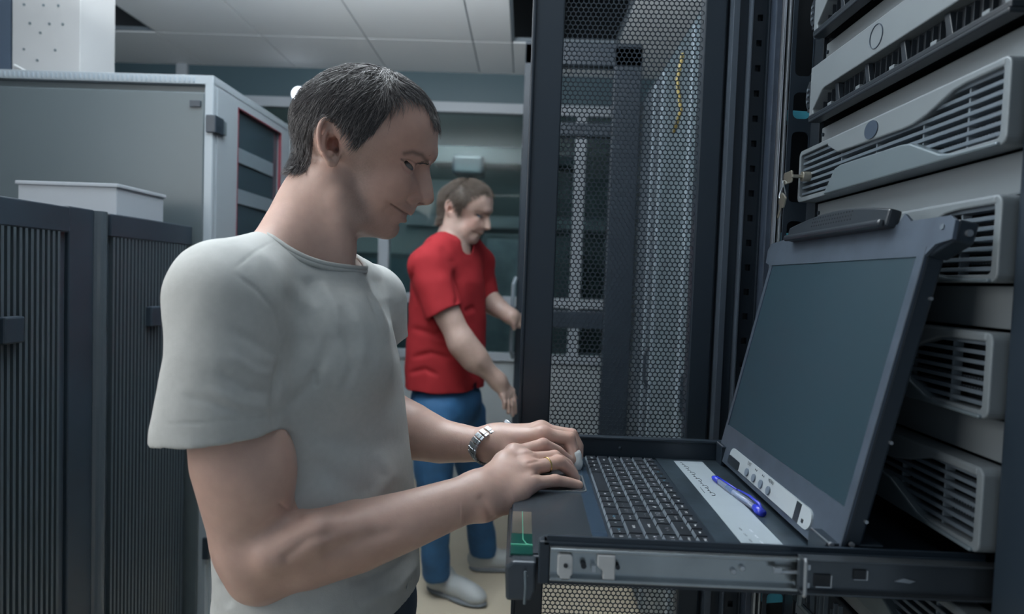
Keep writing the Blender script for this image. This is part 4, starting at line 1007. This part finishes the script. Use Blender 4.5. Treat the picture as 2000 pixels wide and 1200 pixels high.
M_skin=mat('skin',(.46,.32,.26),.42,vcol=True,noise=(60,.05),bump=(420,.25,.0006),sss=.12)
body=mesh_obj('body',v,f,M_skin,man,col)
# eyes
for s_ in (1,-1):
    c=HR@(eye_c*np.array([1,s_,1]))+H0; g=HR@np.array([.80,0,-.60])
    me=bpy.data.meshes.new('eye'); bm=bmesh.new(); bmesh.ops.create_uvsphere(bm,u_segments=32,v_segments=24,radius=eye_r)
    rot=Vector((0,0,1)).rotation_difference(Vector(g)).to_matrix().to_4x4(); bmesh.ops.transform(bm,matrix=Matrix.Translation(Vector(c-np.array(man['_o'])))@rot,verts=bm.verts); bm.to_mesh(me); bm.free()
    for mm in (mat('eye_white',(.16,.145,.14),.25),mat('eye_iris',(.10,.15,.20),.1),mat('eye_pupil',(.01,.01,.012),.05)): me.materials.append(mm)
    gl=Vector(g)
    for p_ in me.polygons:
        p_.use_smooth=True; d_=(p_.center-Vector(c-np.array(man['_o']))).normalized().dot(gl); p_.material_index=2 if d_>.95 else (1 if d_>.80 else 0)
    o=bpy.data.objects.new('eye',me); COL.objects.link(o); o.parent=man
# hair
def flow1(px,lat):
    x,y=px[:,0],px[:,1]; t=np.clip((x-730)/70,0,1)*np.clip((225-y)/40,0,1)
    bx=-.55-.15*np.clip((640-x)/60,0,1); by=.8*np.ones(len(x))
    nape=np.clip((y-235)/60,0,1)*np.clip((640-x)/30,0,1); bx=bx*(1-nape)-.22*nape; by=by*(1-nape)+.97*nape
    w_=np.sin(x*.05+y*.07)*.12
    return bx*(1-t)+.72*t+w_,by*(1-t)+.68*t
M_hair=mat('dark_brown_hair',(.075,.070,.072),.33,spec=.9)
hd_=Grp([headG,neck],k=.02)
hair_strands('hair',hd_,HR,H0,1,HAIR1,int(11000/HS),6,40,5.5,.55,flow1,M_hair,man)
# brows and lashes
gb=np.random.default_rng(5); n_=260; t_=gb.random(n_); bx=np.interp(t_,[0,.35,.7,1],[790,806,824,838]); by=np.interp(t_,[0,.35,.7,1],[300,297,303,317])+gb.normal(size=n_)*2.2
sd=[]
for i in range(n_): 
    lt=np.interp(bx[i],[788,838],[50,14]); s_=1 if i%2 else -1; q_=hp(bx[i],by[i],lt); sd.append(HR@(q_*np.array([1,s_,1]))+H0)
sd=np.array(sd)
for _ in range(4): d_,n2=grad(headG,sd); sd=sd-n2*d_[:,None]
hair_strands('eyebrows',headG,HR,H0,1,HAIR1,n_,3,9,1.4,.36,lambda px,lat:(-.9*np.ones(len(px)),-.25*np.ones(len(px))),M_hair,man,seeds=sd)
# ---- t-shirt
slv_n=[A3(446,590,.765),A3(440,700,.755),A3(428,845,.755),A3(420,1000,.76)]
slv_f=[A3(722,590,1.115),A3(726,640,1.12),A3(732,700,1.13),A3(735,790,1.14)]
hem_n=Half(A3(430,900,.75)-A3(430,800,.75)+np.array([.006,0,0]),A3(428,848,.755)); hem_f=Half(A3(775,720,1.13)-A3(745,640,1.13),A3(750,675,1.13))
outer=Grp([Grp(torso+[],k=.03),Grp([Tube(slv_n,[.066,.0665,.0740,.078],.03),hem_n],k=.035),Grp([Tube(slv_f,[.058,.060,.064,.066],.03),hem_f],k=.03),
           Half((0,0,-1),(0,0,.875))],k=.03)
hn_=(A3(430,900,.75)-A3(430,800,.75)+np.array([.006,0,0])); hn_/=np.linalg.norm(hn_); hf_=A3(775,720,1.13)-A3(745,640,1.13); hf_/=np.linalg.norm(hf_)
inner=Grp([Grp([Tube(slv_n,[.0605,.0610,.0680,.072],.03),Half(-hn_,A3(428,848,.755)-hn_*.045)],k=.01),Grp([Tube(slv_f,[.052,.054,.058,.060],.03),Half(-hf_,A3(750,675,1.13)-hf_*.035)],k=.01)],k=.001,op=-1)
NC=P(606,512,.92); nn_=np.array([tu[0]*.36,tu[1]*.36,.933])       # neckline: a tilted ellipse, lower in front
nu=np.array([tu[0],tu[1],0]); nu=nu-nn_*(nu@nn_); nu/=np.linalg.norm(nu); nv=np.cross(nn_,nu)
class NeckHole:
    k=.003; op=-1
    def ev(s_,p):
        q=p-NC; x=q@nu/.071; y=q@nv/.086; r=np.sqrt(x*x+y*y)+1e-9; d=(r-1)*.070
        return np.maximum(d,-(q@nn_)-.055)
hole=NeckHole()
shirtG=Grp([outer,inner,hole],k=.03)
belowz=.885
shirt_solid=Grp([outer],k=.03)
inner_low=Col_([(.80,rows[0][1],rows[0][2],.134,.176),(.90,rows[1][1],rows[1][2],.135,.176)],tu,tv_,.002,-1); shirtG.ch.append(inner_low)
def sdisp(p): return .0016*fbm(p,38)+.0007*fbm(p+3,90)
hs=.0026*HS
v,f=mesh_sdf(shirtG,(-.66,.58,.84),(-.02,1.30,1.52),hs,disp=sdisp)
v=smooth(v,f,2,.5); nrm=vnormals(v,f); wx=toPx(v); facing=((nrm*(v-C0)).sum(1)<0).astype(float)
FOLDS=[([(545,466),(500,490),(450,530)],2.2,.0009),([(452,532),(500,565),(535,605),(550,660),(546,720),(540,760)],4.0,.0016),([(548,700),(536,780),(543,845)],7,.006),
 ([(625,545),(655,600),(665,660)],9,-.004),([(560,560),(590,620),(600,700)],14,.0035),([(600,540),(620,600)],8,.0025),([(690,600),(710,660),(708,720)],10,-.003),([(640,650),(632,700),(600,760),(560,800)],9,.0035),([(675,640),(690,720),(665,775)],8,.0025),
 ([(735,560),(765,640),(785,720)],5,.003),([(700,520),(740,590),(770,680)],6,-.0022),([(715,560),(745,640)],4,.002),([(612,720),(618,760)],5,.003),
 ([(420,720),(480,760),(535,770)],8,.0025),([(400,755),(470,790),(530,795)],8,-.0018),([(350,770),(420,790),(480,812)],7,.0020),([(440,690),(500,725),(540,735)],7,-.0015),([(440,640),(500,670),(540,700)],8,.0018),
 ([(312,829),(400,826),(480,820),(545,813)],1.8,.0014),([(600,900),(700,960),(760,960)],18,.004),([(740,880),(760,930),(720,990)],12,-.004),([(430,1130),(450,1190)],8,.004),([(680,1140),(770,1110),(815,1070)],10,.004),([(700,1180),(780,1150),(815,1100)],8,-.003),([(600,850),(700,870),(800,860)],20,.003)]
isin=(outer.ev(v)<-.0030)&(hole.ev(v)>.004); od=np.where(isin[:,None],-nrm,nrm); od=smooth(od,f,2,.5); facing=np.clip(-(od*(v-C0)).sum(1)/np.linalg.norm(v-C0,axis=1)*3,0,1)
for pl,w_,a in FOLDS: v=v-od*((strokew(wx,pl,w_*1.15)*facing)*a)[:,None]
M_shirt=mat('light_grey_cotton',(.45,.465,.455),.85,bump=(700,.35,.0005),noise=(120,.03),spec=.2)
mesh_obj('t_shirt',v,f,M_shirt,man)
# ribbed collar band, follows the shirt surface along the neckline
th_=np.linspace(0,2*PI,73)[:-1]; ring=NC+.071*np.cos(th_)[:,None]*nu+.086*np.sin(th_)[:,None]*nv
hh=np.full(len(ring),.06)
for _ in range(60):
    d_=outer.ev(ring+nn_*hh[:,None]); hh-=np.clip(d_,-.004,.01)*.6
hh=np.convolve(np.concatenate([hh[-6:],hh,hh[:6]]),np.ones(13)/13,'valid'); cc=list(ring+(ring-NC)*.045+nn_*(hh[:,None]+.001)); cc.append(cc[0])
mb=MB(); mb.tube([c-nn_*.0035 for c in cc],.0036,8,cap=False); mb.tube([c+nn_*.0015-(c-NC)*.02 for c in cc],.0036,8,cap=False); mb.build('collar_band',M_shirt,man,smooth=True)
# ---- trousers and shoes
hip=P(640,1200,.96)
jeans=Grp([Ell((hip[0]-.005,.955,.86),[.118,.150,.09],None,.04),Tube([(hip[0]+.01,.875,.80),(hip[0]+.05,.845,.46),(hip[0]+.0,.84,.09)],[.105,.072,.060],.05),
  Tube([(hip[0]+.02,1.03,.80),(hip[0]+.03,1.07,.46),(hip[0]-.04,1.08,.09)],[.105,.072,.060],.05),Half((0,0,-1),(0,0,.05)),Half((0,0,1),(0,0,.93))],k=.03)
v,f=mesh_sdf(jeans,(-.62,.66,.03),(0,1.28,.96),.006*HS,disp=lambda p:.003*fbm(p,30)); mesh_obj('jeans',v,f,mat('dark_navy_denim',(.030,.060,.105),.75,bump=(500,.4,.0005)),man)
for y in (.84,1.08):
    x=hip[0]+(0 if y<1 else -.04)
    v,f=mesh_sdf(Grp([Ell((x+.06,y,.055),[.15,.052,.055],None,.02),Ell((x-.02,y,.075),[.06,.05,.06],None,.03),Half((0,0,-1),(0,0,.002))],k=.02),(-.7,.7,-.02),(.1,1.2,.16),.006); mesh_obj('shoe',v,f,mat('dark_leather',(.03,.03,.03),.4),man)
# ---- wristwatch, ring, bandage
wc=A3(966,869,1.078); wa=A3(986,834,1.080)-wc; wb=A3(927,866,1.046)-wc
wax=np.cross(wa,wb); wax/=np.linalg.norm(wax)
wt=bpy.data.objects.new('wristwatch',None); COL.objects.link(wt); wt.parent=man; wt.location=(wc-np.array(man['_o'])).tolist(); wt['_o']=tuple(wc); wt['label']='steel bracelet watch'
mb=MB(); mb2=MB(); NL=26
for i in range(NL):
    th_=2*PI*i/NL; rad=wa*math.cos(th_)+wb*math.sin(th_); tg=-wa*math.sin(th_)+wb*math.cos(th_); c=wc+rad; tg/=np.linalg.norm(tg); nn=np.cross(wax,tg)
    L_=np.linalg.norm(-wa*math.sin(th_)+wb*math.cos(th_))*0+ .5*2*PI*.033/NL*.92
    for (z0,z1,tt,mm) in ((-.0098,-.0045,.0016,mb),(-.0040,.0040,.0022,mb2),(.0045,.0098,.0016,mb)):
        mm.box((-L_,-tt,z0),(L_,tt,z1),0,lambda p,c=c,tg=tg,nn=nn:c+tg*p[0]+nn*p[1]+wax*p[2])
mb.build('outer_links',M_alu,wt,bevel=.0006); mb2.build('centre_links',M_silver,wt,bevel=.0006)
cc_=wc+wa*1.0-wb*.28; na=wa*1.0-wb*.28; na/=np.linalg.norm(na); mb=MB(); mb.cyl(cc_-na*.002,cc_+na*.005,.0160,28); mb.build('watch_case',M_alu,wt,bevel=.001)
mb=MB(); mb.cyl(cc_+na*.005,cc_+na*.0062,.0135,28); mb.build('watch_glass',M_screen,wt)
a,b=ringF[0],ringF[1]; c=a+(b-a)*.60; ax_=(b-a)/np.linalg.norm(b-a); e1=np.cross(ax_,[0,1,0]); e1/=np.linalg.norm(e1); e2=np.cross(ax_,e1)
MB().tube([c+(e1*math.cos(t)+e2*math.sin(t))*.0108+ax_*.0012*math.sin(t) for t in np.linspace(0,2*PI,33)],.0012,8,cap=False).build('finger_ring',mat('gold_band',(.55,.40,.16),.25,1),man,smooth=True)['label']='thin gold ring'
d=idxF[3]-idxF[2]; v,f=mesh_sdf(Grp([Tube([idxF[2]+d*.30,idxF[3]+d*.05],[.0128,.0118],.004)],k=.01),idxF[3]-.04,idxF[3]+.04,.0012,disp=lambda p:.0005*fbm(p,500))
mesh_obj('bandage',v,f,mat('white_bandage',(.66,.70,.70),.8,bump=(900,.5,.0006)),man)['label']='white bandage on the fingertip'
# ---------------------------------------------------------------- second man
m2=thing('person','man in a red t-shirt and blue jeans standing behind, holding the black rack door frame','person',(-.33,2.66,0))
a_=math.radians(13); e_=math.radians(4)
L2=np.array([math.sin(a_)*math.cos(e_),math.cos(a_)*math.cos(e_),math.sin(e_)]); X2=np.cross(L2,CM.T@np.array([.05,-1.0,0])); X2/=np.linalg.norm(X2); Z2=np.cross(X2,L2)
R2=np.stack([X2,L2,Z2],1); T2=P(906,413,2.64); S2=1.07
head2=Grp(head_group()+[he(700,400,52,50,34,50,0,30),he(735,440,20,40,34,26,0,20)],k=.01,R=R2,t=T2,sc_=S2,mir=True)
B3=lambda px,py,Y:P(px,py,Y)
u2=np.array([.93,-.36]); v2=np.array([.36,.93])
def uv2(p): return float(p[0]*u2[0]+p[1]*u2[1]),float(p[0]*v2[0]+p[1]*v2[1])
rows2=[]
for py,cx,a,b in ((830,870,.150,.185),(768,868,.155,.192),(720,869,.158,.19),(660,872,.155,.188),(600,874,.150,.188),(550,876,.140,.185),(510,878,.115,.165),(480,880,.08,.13)):
    p=P(cx,py,2.66); c=uv2(p); rows2.append((p[2],c[0],c[1],a,b))
torso2=[Col_(rows2,u2,v2,.06),Tube([B3(884,474,2.64),B3(862,490,2.56),B3(838,520,2.49)],[.065,.07,.078],.06),Tube([B3(895,478,2.68),B3(915,488,2.76),B3(933,512,2.84)],[.062,.068,.072],.06)]
sl2n=[B3(838,522,2.48),B3(850,560,2.455),B3(866,606,2.44),B3(880,650,2.44)]; sl2f=[B3(932,515,2.85),B3(942,560,2.86),B3(952,600,2.85)]
core2=Grp([Grp(torso2,k=.03),Half((0,0,-1),(0,0,P(868,768,2.5)[2]+.06))],k=.03,off=.022)
arm2n=Grp([Tube([B3(842,540,2.47),B3(868,602,2.445),B3(903,672,2.43),B3(925,700,2.44)],[.050,.054,.047,.046],.03),Tube([B3(903,672,2.43),B3(930,702,2.44),B3(972,744,2.47)],[.048,.045,.029],.04)],k=.03)
arm2f=Grp([Tube([B3(930,520,2.85),B3(945,575,2.86),B3(958,590,2.84)],[.05,.05,.046],.03),Tube([B3(955,588,2.84),B3(975,603,2.80),B3(998,618,2.76)],[.046,.044,.030],.03)],k=.03)
def hand2(W,M,T,th_):
    ch=[Tube([W,m],[.026,.013],.012) for m in M]; fg=[Tube([m,m*.5+t*.5+np.array([0.004,-.006,0]),t],[.0112,.0098,.008],.002) for m,t in zip(M,T)]+[Tube(th_,[.014,.012,.009],.002)]
    return Grp([Grp(ch,k=.01),Grp(fg,k=.012)],k=.03)
h2n=hand2(B3(973,746,2.47),[B3(999,764,2.50),B3(994,769,2.485),B3(988,772,2.47),B3(982,773,2.455)],[B3(1006,806,2.49),B3(1001,811,2.475),B3(993,806,2.46),B3(985,797,2.45)],[B3(980,752,2.49),B3(997,760,2.53),B3(1006,778,2.54)])
h2f=hand2(B3(999,619,2.76),[B3(1014,618,2.80),B3(1015,624,2.785),B3(1014,630,2.77),B3(1012,635,2.76)],[B3(1030,622,2.83),B3(1032,629,2.82),B3(1030,635,2.81),B3(1026,641,2.80)],[B3(1000,622,2.75),B3(1003,632,2.74),B3(1004,642,2.745)])
neck2=Grp([Tube([B3(893,425,2.64),B3(885,462,2.64),B3(880,490,2.64)],[.062,.066,.08],.04)],k=.03)
body2=Grp([neck2,head2,core2,Grp([arm2n,h2n],k=.03),Grp([arm2f,h2f],k=.03)],k=.03)
h2=.0028*HS
v,f=mesh_sdf(body2,(-.62,2.30,.70),(.10,3.0,1.86),h2)
v=smooth(v,f,1,.5); vs=smooth(v,f,12,.6); w0=toPx(v); am=((w0[:,0]<972)&(w0[:,1]>500)).astype(float)[:,None]; v=v*(1-am)+vs*am
px,lat,q=head_px(v,R2,T2,S2); oh=((q[:,2]>-.155)&(np.abs(q[:,0])<.16)&(np.abs(q[:,1])<.1)).astype(float); face=oh*np.clip((px[:,0]-685)/50,0,1)
col=np.tile(np.array([.38,.27,.23]),(len(v),1))
scalp=inpoly(px,HAIR2)*oh*(q[:,2]>-.07)
tint(g_(polydist(px,[(780,360),(740,370)]),40)*face,(.50,.26,.21),.4); tint(g_(polydist(px,[(645,275)]),26)*(lat>72)*oh,(.52,.26,.20),.5)
tint(g_(polydist(px,[(836,318),(824,303),(806,297),(790,300)]),6)*face*(lat>12),(.14,.10,.08),.6)
tint(g_(polydist(px,[(808,333),(796,321),(784,314)]),5)*face*(lat>24),(.10,.06,.05),.7)
tint(g_(polydist(px,[(765,401),(775,407),(787,414.5),(797,421.5)]),3.5)*face,(.16,.07,.06),.7)
tint(g_(polydist(px,[(790,409)]),12)*face,(.25,.16,.13),.3)
tint(scalp,(.060,.047,.038),.97)
mesh_obj('body',v,f,M_skin,m2,col)
def flow2(px,lat):
    x,y=px[:,0],px[:,1]; t=np.clip((x-690)/60,0,1)*np.clip((240-y)/50,0,1); w_=np.sin(x*.06+y*.05)*.3
    return -.35*(1-t)+.85*t+w_,.95*(1-t)+.40*t
hair_strands('hair',Grp([head2,neck2],k=.02),R2,T2,S2,HAIR2,int(7000/HS),5,32,11,1.0,flow2,mat('brown_hair',(.105,.080,.062),.45,spec=.6),m2,seed=9)
for s_ in (1,-1):
    c=R2@(eye_c*S2*np.array([1,s_,1]))+T2; mb=MB()
    me=bpy.data.meshes.new('eye'); bm=bmesh.new(); bmesh.ops.create_uvsphere(bm,u_segments=16,v_segments=12,radius=eye_r*S2); bmesh.ops.translate(bm,vec=Vector(c-np.array(m2['_o'])),verts=bm.verts); bm.to_mesh(me); bm.free(); me.materials.append(MATS['eye_iris'])
    o=bpy.data.objects.new('eye',me); COL.objects.link(o); o.parent=m2
zh=P(868,768,2.5)[2]
outer2=Grp([Grp(torso2,k=.03),Grp([Tube(sl2n,[.078,.076,.074,.07],.03),Half(B3(880,640,2.44)-B3(862,600,2.44),B3(862,611,2.43))],k=.03),Grp([Tube(sl2f,[.072,.068,.066],.03),Half(B3(958,600,2.85)-B3(945,560,2.85),B3(950,584,2.85))],k=.03),Half((0,0,-1),(0,0,zh))],k=.03)
low2=[(z,a,b,c+.004,d+.004) for z,a,b,c,d in rows2]
g1=B3(880,640,2.44)-B3(862,600,2.44); g1/=np.linalg.norm(g1); g2_=B3(958,600,2.85)-B3(945,560,2.85); g2_/=np.linalg.norm(g2_)
inner2=Grp([Grp([Tube(sl2n,[.062,.061,.060,.058],.03),Half(-g1,B3(862,611,2.43)-g1*.05)],k=.01),Grp([Tube(sl2f,[.058,.055,.054],.03),Half(-g2_,B3(950,584,2.85)-g2_*.05)],k=.01),
  Col_([(zh-.2,)+tuple([rows2[1][1],rows2[1][2],rows2[1][3]-.01,rows2[1][4]-.01]),(zh+.03,)+tuple([rows2[1][1],rows2[1][2],rows2[1][3]-.01,rows2[1][4]-.01])],u2,v2,.01)],k=.002,op=-1); inner2.k=.001
hole2=Grp([Tube([B3(893,425,2.64),B3(886,462,2.635),B3(884,482,2.63)],[.068,.074,.082],.02)],k=.004,op=-1)
v,f=mesh_sdf(Grp([outer2,inner2,hole2],k=.03),(-.66,2.26,.82),(.06,3.02,1.66),.0036*HS,disp=lambda p:.004*fbm(p,24)+.0015*fbm(p+2,60))
v=smooth(v,f,2,.5); nrm=vnormals(v,f); wx=toPx(v); isin=(outer2.ev(v)<-.005); nrm=smooth(np.where(isin[:,None],-nrm,nrm),f,2,.5); facing=np.clip(-(nrm*(v-C0)).sum(1)/np.linalg.norm(v-C0,axis=1)*3,0,1)
for pl,w_,a in (([(808,520),(802,560),(815,600)],3,.006),([(885,530),(895,580),(892,610)],5,.008),([(800,640),(850,655),(880,640)],6,.008),([(800,700),(840,690),(900,705)],5,.009),([(795,730),(830,722),(860,735)],5,.007),([(895,690),(915,720),(935,740)],6,.010),
   ([(860,480),(890,520)],8,.005),([(840,660),(880,670),(915,690)],6,-.007),([(905,610),(930,600)],6,.006)): v=v-nrm*((strokew(wx,pl,w_*1.15)*facing)*a)[:,None]
mesh_obj('t_shirt',v,f,mat('red_cotton',(.30,.022,.028),.8,spec=.15),m2)
# jeans
lg=lambda pts,r:Tube([B3(*p) for p in pts],r,.05)
jg=Grp([Ell(B3(872,785,2.68),[.150,.185,.15],None,.05),lg([(852,810,2.56),(848,880,2.55),(848,940,2.56),(850,1030,2.60),(852,1118,2.64)],[.10,.088,.074,.062,.060]),
   lg([(905,810,2.82),(918,880,2.82),(928,930,2.83),(935,1010,2.88),(945,1082,2.92)],[.10,.085,.072,.064,.064]),Half((0,0,-1),(0,0,.075)),Half((0,0,1),(0,0,zh+.05))],k=.03)
v,f=mesh_sdf(jg,(-.66,2.2,.03),(.2,3.2,1.02),.006*HS,disp=lambda p:.005*fbm(p*np.array([1,1,1.6]),22)*np.clip(1.1-p[:,2],0,1)+.002*fbm(p,60))
mesh_obj('jeans',v,f,mat('blue_denim',(.022,.100,.225),.75,noise=(9,.25),bump=(400,.4,.0008)),m2)
def shoe(h,t,label):
    d=t-h; d[2]=0; Ls=np.linalg.norm(d); d/=Ls; s_=np.array([-d[1],d[0],0]); z=np.array([0,0,1.0]); R=np.stack([d,s_,z],1)
    at=lambda x,y,zz:h+d*x+s_*y+z*zz
    up=Grp([Ell(at(.04,0,.055),[.055,.040,.055],R,.03),Ell(at(.15,0,.048),[.105,.046,.046],R,.04),Ell(at(.235,0,.035),[.055,.045,.033],R,.03),Ell(at(.07,0,.09),[.05,.038,.04],R,.03),Half((0,0,-1),(0,0,.016))],k=.03)
    v,f=mesh_sdf(up,at(.12,0,.05)-.2,at(.12,0,.05)+.2,.004); up_=mesh_obj('shoe',v,f,mat('white_leather',(.36,.38,.38),.5),m2); up_['label']=label
    so=Grp([Ell(at(.06,0,.012),[.066,.043,.016],R,.03),Ell(at(.19,0,.012),[.105,.050,.016],R,.03),Half((0,0,-1),(0,0,.001))],k=.03)
    v,f=mesh_sdf(so,at(.12,0,.02)-.2,at(.12,0,.02)+.2,.004); mesh_obj('sole',v,f,mat('grey_sole',(.16,.18,.20),.6),up_)
    for k in range(5):
        x=.10+.025*k; zz=.094-.0085*k; MB().tube([at(x,-.024,zz-.010),at(x+.004,0,zz+.003),at(x,.024,zz-.010)],.0025,6).build('lace',mat('grey_lace',(.13,.14,.15),.7),up_,smooth=True)
shoe(QZ(838,1150,0),QZ(930,1182,0),'white trainer, the nearer foot'); shoe(QZ(918,1113,0),QZ(1000,1113,0),'white trainer, the farther foot')
